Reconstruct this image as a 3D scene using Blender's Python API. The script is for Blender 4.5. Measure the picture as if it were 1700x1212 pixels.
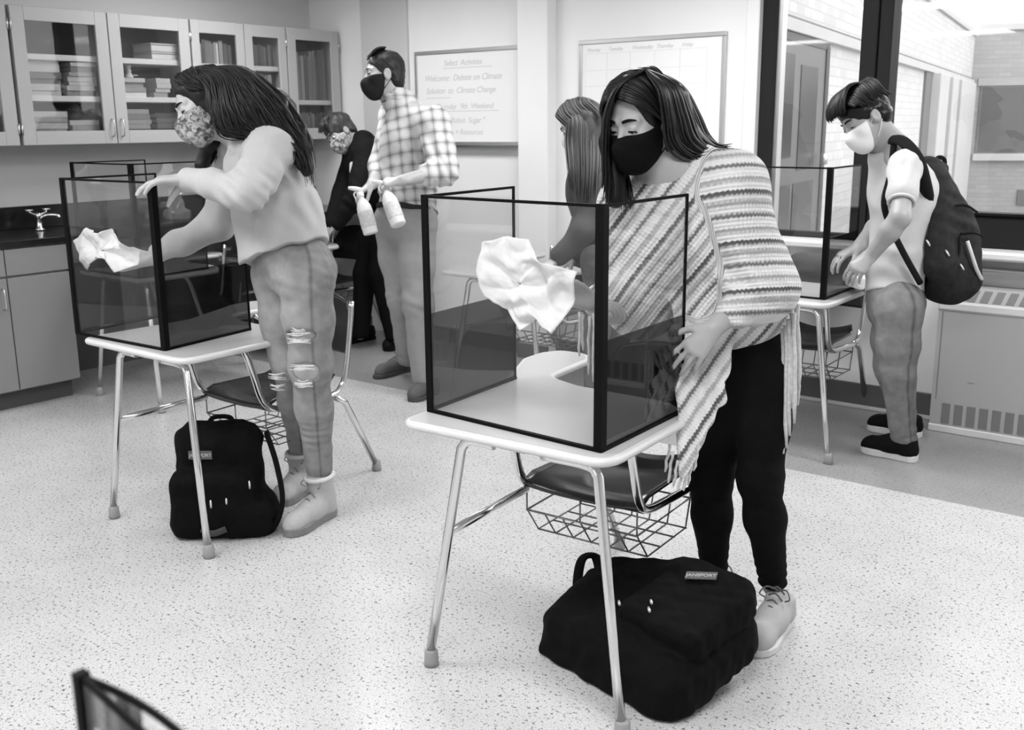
import bpy, bmesh, math, random
import numpy as np
from mathutils import Vector, Matrix

# ---------------------------------------------------------------- scene, camera, light, exposure
for _o in list(bpy.data.objects):
    bpy.data.objects.remove(_o)
SC = bpy.context.scene
COL = SC.collection
SC.view_settings.view_transform = 'Standard'
SC.view_settings.look = 'None'
SC.view_settings.gamma = 1.0
SC.view_settings.use_curve_mapping = False
SC.view_settings.exposure = 0.42
SC.cycles.use_denoising = True
SC.cycles.transparent_max_bounces = 32
SC.cycles.max_bounces = 8
SC.cycles.sample_clamp_indirect = 6.0

F_PX = 1720.0
PITCH, ROLL, YAW = math.radians(13.1), math.radians(-0.55), math.radians(38.4)
CAM_Z = 1.48
cam_d = bpy.data.cameras.new('camera')
cam_d.sensor_fit = 'HORIZONTAL'
cam_d.sensor_width = 36.0
cam_d.lens = F_PX / 1700.0 * 36.0
cam_d.clip_start = 0.02
cam_d.clip_end = 200.0
cam_d.dof.use_dof = True
cam_d.dof.focus_distance = 2.85
cam_d.dof.aperture_fstop = 8.0
cam = bpy.data.objects.new('camera', cam_d)
COL.objects.link(cam)
_fw = Vector((-math.sin(YAW) * math.cos(PITCH), math.cos(YAW) * math.cos(PITCH), -math.sin(PITCH)))
_rt = Vector((math.cos(YAW), math.sin(YAW), 0.0))
_up = _rt.cross(_fw)
CAM_R = _rt * math.cos(ROLL) + _up * math.sin(ROLL)
CAM_U = _up * math.cos(ROLL) - _rt * math.sin(ROLL)
cam.matrix_world = Matrix(((CAM_R.x, CAM_U.x, -_fw.x, 0.0), (CAM_R.y, CAM_U.y, -_fw.y, 0.0),
                           (CAM_R.z, CAM_U.z, -_fw.z, CAM_Z), (0, 0, 0, 1)))
SC.camera = cam

# overcast sky
world = bpy.data.worlds.new('overcast_sky')
world.use_nodes = True
SC.world = world
_bg = world.node_tree.nodes['Background']
_bg.inputs['Color'].default_value = (0.92, 0.92, 0.92, 1)
_bg.inputs['Strength'].default_value = 2.3

def area_lamp(name, loc, sx, sy, power, rot=(0, 0, 0)):
    d = bpy.data.lights.new(name, 'AREA')
    d.shape = 'RECTANGLE'
    d.size, d.size_y, d.energy = sx, sy, power
    o = bpy.data.objects.new(name, d)
    o.location = loc
    o.rotation_euler = rot
    COL.objects.link(o)
    return o
TROFFER_POWER = 17.0
TROFFERS = [(-4.7, 4.0, .75, 'by the wall cabinets'), (-2.4, 4.0, 1.1, 'by the calendar whiteboard'), (0.0, 4.0, 1.1, 'by the wide window pane'),
            (-5.2, .9, .40, 'over the base cabinets'), (-3.05, .9, 1.0, 'between the two front desks'), (-0.7, .9, 1.2, 'on the camera side of the window'),
            (-5.9, -2.45, .35, 'in the near left corner of the room'), (-3.75, -2.45, .8, 'behind the camera'), (-1.2, -2.45, 1.0, 'in the near right corner of the room')]
LAMP_Z = 2.45
CEIL = 2.9

# ---------------------------------------------------------------- mesh helpers
RNG = random.Random(7)
NPR = np.random.RandomState(11)

def V3(p):
    return np.array(p, float)

def nrm(v):
    v = np.array(v, float)
    return v / (np.linalg.norm(v) + 1e-12)

def link(o, parent=None):
    COL.objects.link(o)
    if parent is not None:
        o.parent = parent
    return o

def empty(name, loc=(0, 0, 0), rz=0.0):
    o = bpy.data.objects.new(name, None)
    o.empty_display_size = 0.05
    o.location = loc
    o.rotation_euler = (0, 0, rz)
    return link(o)

def tag(o, label=None, cat=None, group=None, kind=None):
    if label:
        o['label'] = label
    if cat:
        o['category'] = cat
    if group:
        o['group'] = group
    if kind:
        o['kind'] = kind
    return o

def fix_normals(me):
    bm = bmesh.new()
    bm.from_mesh(me)
    bmesh.ops.recalc_face_normals(bm, faces=bm.faces[:])
    bm.to_mesh(me)
    bm.free()

class MB:
    """collects shapes for ONE mesh object"""
    def __init__(self):
        self.v, self.f, self.s = [], [], []
    def add(self, vs, fs, smooth=False):
        n = len(self.v)
        self.v += [tuple(map(float, p)) for p in vs]
        self.f += [tuple(i + n for i in q) for q in fs]
        self.s += [smooth] * len(fs)
        return self
    def box(self, lo, hi, bev=0.0, rot=None, c=None):
        """axis-aligned box from lo to hi, chamfered; rot = 3x3 about c"""
        lo, hi = V3(lo), V3(hi)
        b = min(bev, 0.49 * float(min(hi - lo)))
        if b <= 0:
            vs = [(x, y, z) for x in (lo[0], hi[0]) for y in (lo[1], hi[1]) for z in (lo[2], hi[2])]
            fs = [(0, 1, 3, 2), (4, 6, 7, 5), (0, 4, 5, 1), (2, 3, 7, 6), (0, 2, 6, 4), (1, 5, 7, 3)]
        else:
            vs, idx = [], {}
            for sx in (0, 1):
                for sy in (0, 1):
                    for sz in (0, 1):
                        s = (sx, sy, sz)
                        for ax in range(3):
                            p = [lo[k] if s[k] == 0 else hi[k] for k in range(3)]
                            for k in range(3):
                                if k != ax:
                                    p[k] += b if s[k] == 0 else -b
                            idx[(s, ax)] = len(vs)
                            vs.append(p)
            fs = []
            for ax in range(3):
                a1, a2 = [k for k in range(3) if k != ax]
                for sd in (0, 1):
                    q = []
                    for (u, w) in ((0, 0), (1, 0), (1, 1), (0, 1)):
                        s = [0, 0, 0]
                        s[ax], s[a1], s[a2] = sd, u, w
                        q.append(idx[(tuple(s), ax)])
                    fs.append(tuple(q))
                for u in (0, 1):
                    for w in (0, 1):
                        s0, s1 = [0, 0, 0], [0, 0, 0]
                        s0[a1] = s1[a1] = u
                        s0[a2] = s1[a2] = w
                        s1[ax] = 1
                        fs.append((idx[(tuple(s0), a1)], idx[(tuple(s1), a1)], idx[(tuple(s1), a2)], idx[(tuple(s0), a2)]))
            for sx in (0, 1):
                for sy in (0, 1):
                    for sz in (0, 1):
                        fs.append(tuple(idx[((sx, sy, sz), k)] for k in range(3)))
        if rot is not None:
            cc = V3(c) if c is not None else (lo + hi) / 2
            vs = [tuple(np.array(rot) @ (V3(p) - cc) + cc) for p in vs]
        return self.add(vs, fs)
    def tube(self, pts, r, n=10, caps=True, closed=False, flat=None):
        """round tube along a polyline; r number or list; flat = (normal, ratio) for a flattened section"""
        P = np.array(pts, float)
        m = len(P)
        rr = np.full(m, r, float) if np.isscalar(r) else np.array(r, float)
        T = np.zeros_like(P)
        if closed:
            T = np.roll(P, -1, 0) - np.roll(P, 1, 0)
        else:
            T[1:-1] = P[2:] - P[:-2]
            T[0], T[-1] = P[1] - P[0], P[-1] - P[-2]
        T /= np.linalg.norm(T, axis=1)[:, None] + 1e-12
        a = np.array([0, 0, 1.0]) if abs(T[0][2]) < 0.9 else np.array([1.0, 0, 0])
        N = nrm(np.cross(T[0], a))
        vs, fs = [], []
        for i in range(m):
            N = N - T[i] * (N @ T[i])
            N = nrm(N)
            B = np.cross(T[i], N)
            for k in range(n):
                t = 2 * math.pi * k / n
                off = N * math.cos(t) + B * math.sin(t)
                if flat is not None:
                    fn = V3(flat[0])
                    off = off - fn * (off @ fn) * (1 - flat[1])
                vs.append(P[i] + off * rr[i])
        rng = m if closed else m - 1
        for i in range(rng):
            j = (i + 1) % m
            for k in range(n):
                k2 = (k + 1) % n
                fs.append((i * n + k, i * n + k2, j * n + k2, j * n + k))
        self.add(vs, fs, True)
        if caps and not closed:
            b = len(self.v) - m * n
            self.f += [tuple(b + k for k in reversed(range(n))), tuple(b + (m - 1) * n + k for k in range(n))]
            self.s += [False, False]
        return self
    def lathe(self, prof, c=(0, 0, 0), n=20, axis=None):
        """prof = [(r, z)...] about the z axis (or a frame given as 3x3)"""
        vs, fs = [], []
        c = V3(c)
        A = np.eye(3) if axis is None else np.array(axis, float)
        for (r, z) in prof:
            for k in range(n):
                t = 2 * math.pi * k / n
                vs.append(c + A @ np.array([r * math.cos(t), r * math.sin(t), z]))
        for i in range(len(prof) - 1):
            for k in range(n):
                k2 = (k + 1) % n
                fs.append((i * n + k, i * n + k2, (i + 1) * n + k2, (i + 1) * n + k))
        fs.append(tuple(reversed(range(n))))
        fs.append(tuple((len(prof) - 1) * n + k for k in range(n)))
        return self.add(vs, fs, True)
    def prism(self, poly, z0, z1, bev=0.0):
        """extruded plan polygon with chamfered top and bottom rims"""
        P = np.array(poly, float)
        m = len(P)
        E = np.roll(P, -1, 0) - P
        Nn = np.stack([E[:, 1], -E[:, 0]], 1)
        Nn /= np.linalg.norm(Nn, axis=1)[:, None] + 1e-12
        area = 0.5 * sum(P[i][0] * P[(i + 1) % m][1] - P[(i + 1) % m][0] * P[i][1] for i in range(m))
        if area < 0:
            Nn = -Nn
        M = Nn + np.roll(Nn, 1, 0)
        M /= (np.linalg.norm(M, axis=1)[:, None] + 1e-12)
        rings = [(P - M * bev, z0), (P, z0 + bev), (P, z1 - bev), (P - M * bev, z1)] if bev > 0 else [(P, z0), (P, z1)]
        vs, fs = [], []
        for R_, z in rings:
            vs += [(p[0], p[1], z) for p in R_]
        k = len(rings)
        for i in range(k - 1):
            for j in range(m):
                j2 = (j + 1) % m
                fs.append((i * m + j, i * m + j2, (i + 1) * m + j2, (i + 1) * m + j))
        fs.append(tuple(reversed(range(m))))
        fs.append(tuple((k - 1) * m + j for j in range(m)))
        return self.add(vs, fs)
    def mesh(self, name, material=None):
        me = bpy.data.meshes.new(name)
        me.from_pydata(self.v, [], self.f)
        me.polygons.foreach_set('use_smooth', self.s)
        if material is not None:
            me.materials.append(material)
        fix_normals(me)
        return me
    def build(self, name, material=None, parent=None):
        return link(bpy.data.objects.new(name, self.mesh(name, material)), parent)

def copy_tree(o, parent=None):
    c = o.copy()
    COL.objects.link(c)
    c.parent = parent
    for ch in o.children:
        copy_tree(ch, c)
    return c

def smooth_path(pts, n=6, closed=False):
    """Catmull-Rom through pts"""
    P = [V3(p) for p in pts]
    if len(P) < 3:
        return P
    out = []
    m = len(P)
    for i in range(m if closed else m - 1):
        if closed:
            p0, p1, p2, p3 = P[(i - 1) % m], P[i], P[(i + 1) % m], P[(i + 2) % m]
        else:
            p1, p2 = P[i], P[i + 1]
            p0 = P[i - 1] if i > 0 else 2 * p1 - p2
            p3 = P[i + 2] if i + 2 < m else 2 * p2 - p1
        for k in range(n):
            t = k / n
            out.append(0.5 * ((2 * p1) + (-p0 + p2) * t + (2 * p0 - 5 * p1 + 4 * p2 - p3) * t * t + (-p0 + 3 * p1 - 3 * p2 + p3) * t ** 3))
    if not closed:
        out.append(P[-1])
    return out

def round_poly(pts, r, n=5):
    """plan polygon with rounded corners; r number or list"""
    P = [V3(p) for p in pts]
    m = len(P)
    rr = [r] * m if np.isscalar(r) else r
    out = []
    for i in range(m):
        a, b, c = P[i - 1], P[i], P[(i + 1) % m]
        u, w = nrm(a - b), nrm(c - b)
        ang = math.acos(max(-1, min(1, float(u @ w))))
        d = min(rr[i] / math.tan(ang / 2) if rr[i] > 0 else 0, 0.49 * np.linalg.norm(a - b), 0.49 * np.linalg.norm(c - b))
        if d < 1e-5:
            out.append(b)
            continue
        s, e = b + u * d, b + w * d
        for k in range(n + 1):
            t = k / n
            out.append((1 - t) ** 2 * s + 2 * t * (1 - t) * b + t * t * e)
    return out

# ---------------------------------------------------------------- procedural materials (the photograph is black and white)
MATS = {}
def grey(v):
    return (v, v, v, 1.0)

def mat(name, v=0.5, rough=0.5, metal=0.0, noise=0.0, nscale=20.0, bump=0.0, bscale=60.0, spec=0.5, sheen=0.0, coat=0.0):
    m = bpy.data.materials.new(name)
    m.use_nodes = True
    nt = m.node_tree
    b = nt.nodes['Principled BSDF']
    b.inputs['Base Color'].default_value = grey(v)
    b.inputs['Roughness'].default_value = rough
    b.inputs['Metallic'].default_value = metal
    b.inputs['Specular IOR Level'].default_value = spec if (v > .03 or rough < .3 or metal > 0) else .06
    if sheen:
        b.inputs['Sheen Weight'].default_value = sheen
    if coat:
        b.inputs['Coat Weight'].default_value = coat
        b.inputs['Coat Roughness'].default_value = 0.1
    tc = nt.nodes.new('ShaderNodeTexCoord')
    if noise > 0:
        nz = nt.nodes.new('ShaderNodeTexNoise')
        nz.inputs['Scale'].default_value = nscale
        nz.inputs['Detail'].default_value = 4
        nt.links.new(tc.outputs['Object'], nz.inputs['Vector'])
        mr = nt.nodes.new('ShaderNodeMapRange')
        mr.inputs['From Min'].default_value = 0.25
        mr.inputs['From Max'].default_value = 0.75
        mr.inputs['To Min'].default_value = max(0.0, v * (1 - noise))
        mr.inputs['To Max'].default_value = min(1.0, v * (1 + noise))
        nt.links.new(nz.outputs['Fac'], mr.inputs['Value'])
        nt.links.new(mr.outputs['Result'], b.inputs['Base Color'])
    if bump > 0:
        nb = nt.nodes.new('ShaderNodeTexNoise')
        nb.inputs['Scale'].default_value = bscale
        nb.inputs['Detail'].default_value = 3
        nt.links.new(tc.outputs['Object'], nb.inputs['Vector'])
        bp = nt.nodes.new('ShaderNodeBump')
        bp.inputs['Strength'].default_value = bump
        bp.inputs['Distance'].default_value = 0.01
        nt.links.new(nb.outputs['Fac'], bp.inputs['Height'])
        nt.links.new(bp.outputs['Normal'], b.inputs['Normal'])
    MATS[name] = m
    return m

def ramp_mat(name, source, stops, rough=0.8, attr=None, sheen=0.0, bump_src=None, bump=0.0, interp='LINEAR'):
    """base colour = ramp over a node output made by source(nt, tc)"""
    m = bpy.data.materials.new(name)
    m.use_nodes = True
    nt = m.node_tree
    b = nt.nodes['Principled BSDF']
    b.inputs['Roughness'].default_value = rough
    if sheen:
        b.inputs['Sheen Weight'].default_value = sheen
    tc = nt.nodes.new('ShaderNodeTexCoord')
    out = source(nt, tc)
    rp = nt.nodes.new('ShaderNodeValToRGB')
    rp.color_ramp.interpolation = interp
    el = rp.color_ramp.elements
    el[0].position, el[0].color = stops[0][0], grey(stops[0][1])
    el[1].position, el[1].color = stops[-1][0], grey(stops[-1][1])
    for p, v in stops[1:-1]:
        e = el.new(p)
        e.color = grey(v)
    nt.links.new(out, rp.inputs['Fac'])
    nt.links.new(rp.outputs['Color'], b.inputs['Base Color'])
    if bump_src is not None:
        bp = nt.nodes.new('ShaderNodeBump')
        bp.inputs['Strength'].default_value = bump
        bp.inputs['Distance'].default_value = 0.01
        nt.links.new(bump_src(nt, tc), bp.inputs['Height'])
        nt.links.new(bp.outputs['Normal'], b.inputs['Normal'])
    MATS[name] = m
    return m

def nd(nt, kind, **kw):
    n = nt.nodes.new(kind)
    for k, v in kw.items():
        if k in n.inputs:
            n.inputs[k].default_value = v
        else:
            setattr(n, k, v)
    return n

def math_node(nt, op, a, b=None):
    n = nt.nodes.new('ShaderNodeMath')
    n.operation = op
    for i, x in enumerate((a, b)):
        if x is None:
            continue
        if isinstance(x, (int, float)):
            n.inputs[i].default_value = x
        else:
            nt.links.new(x, n.inputs[i])
    return n.outputs[0]

def sheet_mat(name, tint, rough=0.02, refl=1.0, haze=0.0):
    """clear plastic or window glass: transparent with a Fresnel reflection"""
    m = bpy.data.materials.new(name)
    m.use_nodes = True
    nt = m.node_tree
    for n in list(nt.nodes):
        if n.type != 'OUTPUT_MATERIAL':
            nt.nodes.remove(n)
    out = [n for n in nt.nodes if n.type == 'OUTPUT_MATERIAL'][0]
    tr = nd(nt, 'ShaderNodeBsdfTransparent', Color=grey(tint))
    gl = nd(nt, 'ShaderNodeBsdfGlossy', Color=grey(refl), Roughness=rough)
    lw = nd(nt, 'ShaderNodeLayerWeight', Blend=0.5)              # Schlick reflectance, same from both faces
    fr5 = math_node(nt, 'POWER', lw.outputs['Facing'], 5.0)
    fr = math_node(nt, 'ADD', math_node(nt, 'MULTIPLY', fr5, 0.90), 0.035)
    mx = nt.nodes.new('ShaderNodeMixShader')
    nt.links.new(fr, mx.inputs[0])
    nt.links.new(tr.outputs[0], mx.inputs[1])
    nt.links.new(gl.outputs[0], mx.inputs[2])
    last = mx
    if haze > 0:
        df = nd(nt, 'ShaderNodeBsdfDiffuse', Color=grey(0.8))
        m2 = nt.nodes.new('ShaderNodeMixShader')
        m2.inputs[0].default_value = haze
        nt.links.new(mx.outputs[0], m2.inputs[1])
        nt.links.new(df.outputs[0], m2.inputs[2])
        last = m2
    nt.links.new(last.outputs[0], out.inputs[0])
    MATS[name] = m
    return m

def emit_mat(name, v, strength):
    m = bpy.data.materials.new(name)
    m.use_nodes = True
    b = m.node_tree.nodes['Principled BSDF']
    b.inputs['Base Color'].default_value = grey(v)
    b.inputs['Emission Color'].default_value = grey(1)
    b.inputs['Emission Strength'].default_value = strength
    MATS[name] = m
    return m

# ---------------------------------------------------------------- organic shapes: signed distance fields + surface nets
class Field:
    def __init__(self, lo, hi, h):
        self.h = h
        self.lo = V3(lo) - 3 * h
        self.n = np.ceil((V3(hi) + 3 * h - self.lo) / h).astype(int) + 1
        self.F = np.full(tuple(self.n), 0.2, np.float32)
        self.tags = []
    def sub(self, lo, hi):
        a = np.clip(np.floor((V3(lo) - self.lo) / self.h).astype(int), 0, self.n - 1)
        b = np.clip(np.ceil((V3(hi) - self.lo) / self.h).astype(int) + 1, 1, self.n)
        if np.any(b <= a):
            return None
        sl = tuple(slice(a[i], b[i]) for i in range(3))
        ax = [self.lo[i] + self.h * np.arange(a[i], b[i]) for i in range(3)]
        X, Y, Z = np.meshgrid(*[x.astype(np.float32) for x in ax], indexing='ij')
        return sl, X, Y, Z
    def blend(self, sl, D, k, op):
        G = self.F[sl]
        if op == 'add':
            if k > 0:
                hh = np.clip(0.5 + 0.5 * (G - D) / k, 0, 1)
                self.F[sl] = G * (1 - hh) + D * hh - k * hh * (1 - hh)
            else:
                self.F[sl] = np.minimum(G, D)
        elif op == 'cut':
            D = -D
            if k > 0:
                hh = np.clip(0.5 - 0.5 * (G - D) / k, 0, 1)
                self.F[sl] = G * (1 - hh) + D * hh + k * hh * (1 - hh)
            else:
                self.F[sl] = np.maximum(G, D)
        elif op == 'keep':
            self.F[sl] = np.maximum(G, D)
    def cone(self, a, b, r1, r2=None, k=0.02, op='add', squash=None):
        """tapered capsule; squash = (axis vector, ratio): thinner along that axis"""
        r2 = r1 if r2 is None else r2
        a, b = V3(a), V3(b)
        m = max(r1, r2) + k + 4 * self.h
        if squash is not None:
            m = m * max(1.0, squash[1]) * 1.05
        q = self.sub(np.minimum(a, b) - m, np.maximum(a, b) + m)
        if q is None:
            return self
        sl, X, Y, Z = q
        d = b - a
        L2 = max(float(d @ d), 1e-12)
        px, py, pz = X - a[0], Y - a[1], Z - a[2]
        t = np.clip((px * d[0] + py * d[1] + pz * d[2]) / L2, 0, 1)
        qx, qy, qz = px - t * d[0], py - t * d[1], pz - t * d[2]
        if squash is not None:
            s = nrm(squash[0])
            e = qx * s[0] + qy * s[1] + qz * s[2]
            w = 1.0 / squash[1] - 1.0
            qx, qy, qz = qx + s[0] * e * w, qy + s[1] * e * w, qz + s[2] * e * w
            D = (np.sqrt(qx * qx + qy * qy + qz * qz) - (r1 + (r2 - r1) * t)) * min(1.0, squash[1] * 1.25)
        else:
            D = np.sqrt(qx * qx + qy * qy + qz * qz) - (r1 + (r2 - r1) * t)
        self.blend(sl, D, k, op)
        return self
    def chain(self, pts, rs, k=0.02, op='add', squash=None):
        for i in range(len(pts) - 1):
            self.cone(pts[i], pts[i + 1], rs[i], rs[i + 1], k, op, squash)
        return self
    def ell(self, c, r, A=None, k=0.02, op='add'):
        """ellipsoid; A rows = local axes"""
        c, r = V3(c), V3(r)
        m = float(max(r)) + k + 4 * self.h
        q = self.sub(c - m, c + m)
        if q is None:
            return self
        sl, X, Y, Z = q
        px, py, pz = X - c[0], Y - c[1], Z - c[2]
        if A is not None:
            A = np.array(A, float)
            px, py, pz = (A[0][0] * px + A[0][1] * py + A[0][2] * pz, A[1][0] * px + A[1][1] * py + A[1][2] * pz,
                          A[2][0] * px + A[2][1] * py + A[2][2] * pz)
        k0 = np.sqrt((px / r[0]) ** 2 + (py / r[1]) ** 2 + (pz / r[2]) ** 2)
        k1 = np.sqrt((px / r[0] ** 2) ** 2 + (py / r[1] ** 2) ** 2 + (pz / r[2] ** 2) ** 2) + 1e-9
        self.blend(sl, np.where(k0 < 1e-4, -float(min(r)), k0 * (k0 - 1.0) / k1), k, op)
        return self
    def rbox(self, c, hs, rad=0.01, A=None, k=0.01, op='add'):
        c, hs = V3(c), V3(hs)
        m = float(np.linalg.norm(hs)) + k + 4 * self.h
        q = self.sub(c - m, c + m)
        if q is None:
            return self
        sl, X, Y, Z = q
        px, py, pz = X - c[0], Y - c[1], Z - c[2]
        if A is not None:
            A = np.array(A, float)
            px, py, pz = (A[0][0] * px + A[0][1] * py + A[0][2] * pz, A[1][0] * px + A[1][1] * py + A[1][2] * pz,
                          A[2][0] * px + A[2][1] * py + A[2][2] * pz)
        qx, qy, qz = np.abs(px) - hs[0] + rad, np.abs(py) - hs[1] + rad, np.abs(pz) - hs[2] + rad
        D = np.sqrt(np.maximum(qx, 0) ** 2 + np.maximum(qy, 0) ** 2 + np.maximum(qz, 0) ** 2) + np.minimum(np.maximum(qx, np.maximum(qy, qz)), 0) - rad
        self.blend(sl, D, k, op)
        return self
    def tri(self, a, b, c, th, k=0.01, op='add'):
        """flat triangular sheet of half-thickness th"""
        a, b, c = V3(a), V3(b), V3(c)
        m = th + k + 4 * self.h
        q = self.sub(np.minimum(np.minimum(a, b), c) - m, np.maximum(np.maximum(a, b), c) + m)
        if q is None:
            return self
        sl, X, Y, Z = q
        P = np.stack([X, Y, Z], -1)
        nn = np.cross(b - a, c - a)
        def seg(u, w):
            d = w - u
            pu = P - u
            t = np.clip((pu @ d) / (d @ d), 0, 1)
            e = pu - t[..., None] * d
            return (e * e).sum(-1)
        s = (np.sign((P - a) @ np.cross(b - a, nn)) + np.sign((P - b) @ np.cross(c - b, nn)) + np.sign((P - c) @ np.cross(a - c, nn)))
        dpl = ((P - a) @ nn) ** 2 / (nn @ nn)
        edge = np.minimum(np.minimum(seg(a, b), seg(b, c)), seg(c, a))
        D = np.sqrt(np.where(np.abs(s) >= 2.5, dpl, edge)) - th
        self.blend(sl, D.astype(np.float32), k, op)
        return self
    def plane(self, p, n_, op='keep', k=0.0):
        """keep the side opposite to n_"""
        n_ = nrm(n_)
        sl, X, Y, Z = self.sub(self.lo, self.lo + self.h * self.n)
        D = (X - p[0]) * n_[0] + (Y - p[1]) * n_[1] + (Z - p[2]) * n_[2]
        self.F = np.maximum(self.F, D.astype(np.float32))
        return self
    def warp(self, fn, band=0.03):
        """F += fn(P) near the surface"""
        idx = np.nonzero(np.abs(self.F) < band)
        P = np.stack([self.lo[i] + self.h * idx[i] for i in range(3)], -1)
        self.F[idx] += fn(P).astype(np.float32)
        return self
    def nets(self):
        F = self.F
        S = F < 0
        c8 = [S[i:F.shape[0] - 1 + i, j:F.shape[1] - 1 + j, k:F.shape[2] - 1 + k] for i in (0, 1) for j in (0, 1) for k in (0, 1)]
        tot = np.zeros(c8[0].shape, np.int8)
        for c in c8:
            tot += c
        act = (tot > 0) & (tot < 8)
        ids = np.full(act.shape, -1, np.int64)
        I = np.argwhere(act)
        ids[act] = np.arange(len(I))
        acc = np.zeros((len(I), 3))
        cnt = np.zeros(len(I))
        off = [np.array((i, j, k)) for i in (0, 1) for j in (0, 1) for k in (0, 1)]
        val = [F[I[:, 0] + o[0], I[:, 1] + o[1], I[:, 2] + o[2]].astype(float) for o in off]
        for a in range(8):
            for ax in range(3):
                if off[a][ax] == 0:
                    o2 = off[a].copy()
                    o2[ax] = 1
                    b = o2[0] * 4 + o2[1] * 2 + o2[2]
                    m = (val[a] < 0) != (val[b] < 0)
                    t = val[a][m] / (val[a][m] - val[b][m])
                    p = np.repeat(off[a][None, :].astype(float), m.sum(), 0)
                    p[:, ax] += t
                    acc[m] += p
                    cnt[m] += 1
        Vv = self.lo + self.h * (I + acc / np.maximum(cnt, 1)[:, None])
        quads = []
        for ax in range(3):
            a1, a2 = (ax + 1) % 3, (ax + 2) % 3
            s0 = [slice(None)] * 3
            s1 = [slice(None)] * 3
            s0[ax], s1[ax] = slice(0, -1), slice(1, None)
            ch = S[tuple(s0)] != S[tuple(s1)]
            E_ = np.argwhere(ch)
            E_ = E_[(E_[:, a1] > 0) & (E_[:, a2] > 0) & (E_[:, a1] < F.shape[a1] - 1) & (E_[:, a2] < F.shape[a2] - 1)]
            if not len(E_):
                continue
            inside = S[E_[:, 0], E_[:, 1], E_[:, 2]]
            q = []
            for (u, w) in ((0, 0), (-1, 0), (-1, -1), (0, -1)):
                e = E_.copy()
                e[:, a1] += u
                e[:, a2] += w
                q.append(ids[e[:, 0], e[:, 1], e[:, 2]])
            q = np.stack(q, 1)
            q[~inside] = q[~inside][:, ::-1]
            quads.append(q)
        Q = np.concatenate(quads) if quads else np.zeros((0, 4), int)
        return Vv, Q
    def build(self, name, material=None, parent=None, relax=2, keep_main=False, attrs=None):
        Vv, Q = self.nets()
        Vv = relax_mesh(Vv, Q, relax)
        o = mesh_obj(name, Vv, Q, material, parent)
        if attrs:
            for an, fn in attrs.items():
                at = o.data.attributes.new(an, 'FLOAT', 'POINT')
                at.data.foreach_set('value', fn(Vv).astype(np.float32))
        return o

def relax_mesh(Vv, Q, it):
    if it <= 0 or not len(Q):
        return Vv
    e = np.concatenate([Q[:, [0, 1]], Q[:, [1, 2]], Q[:, [2, 3]], Q[:, [3, 0]]])
    n = len(Vv)
    deg = np.bincount(e.ravel(), minlength=n)
    for _ in range(it):
        s = np.zeros_like(Vv)
        for ax in range(3):
            s[:, ax] = np.bincount(e[:, 0], Vv[e[:, 1], ax], n) + np.bincount(e[:, 1], Vv[e[:, 0], ax], n)
        Vv = 0.45 * Vv + 0.55 * s / np.maximum(deg, 1)[:, None]
    return Vv

def mesh_obj(name, Vv, Q, material, parent=None, smooth=True):
    me = bpy.data.meshes.new(name)
    Vv, Q = np.asarray(Vv, np.float32), np.asarray(Q, np.int32)
    k = Q.shape[1]
    me.vertices.add(len(Vv))
    me.vertices.foreach_set('co', Vv.ravel())
    me.loops.add(Q.size)
    me.loops.foreach_set('vertex_index', Q.ravel())
    me.polygons.add(len(Q))
    me.polygons.foreach_set('loop_start', np.arange(0, Q.size, k, dtype=np.int32))
    me.polygons.foreach_set('use_smooth', np.full(len(Q), smooth))
    me.update(calc_edges=True)
    me.validate()
    if material is not None:
        me.materials.append(material)
    return link(bpy.data.objects.new(name, me), parent)

def vnoise(P, scale, seed=0):
    """cheap smooth 3D noise in [-1,1]"""
    rs = np.random.RandomState(seed)
    out = np.zeros(len(P))
    for i in range(5):
        d = nrm(rs.normal(size=3)) * scale * (0.7 + 0.35 * i)
        out += np.sin(P @ d + rs.uniform(0, 6.28) + 0.8 * np.sin(P @ (nrm(rs.normal(size=3)) * scale * 0.6) + rs.uniform(0, 6.28)))
    return out / 5 * 1.4

# ---------------------------------------------------------------- materials
WROOT = {}
def world_root(name, loc):
    o = empty(name, loc)
    WROOT[o.name] = Matrix.Translation(-Vector(loc))
    return o
_link0 = link
def link(o, parent=None):
    _link0(o, parent)
    if parent is not None and parent.name in WROOT:
        o.matrix_parent_inverse = WROOT[parent.name]
    return o

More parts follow.
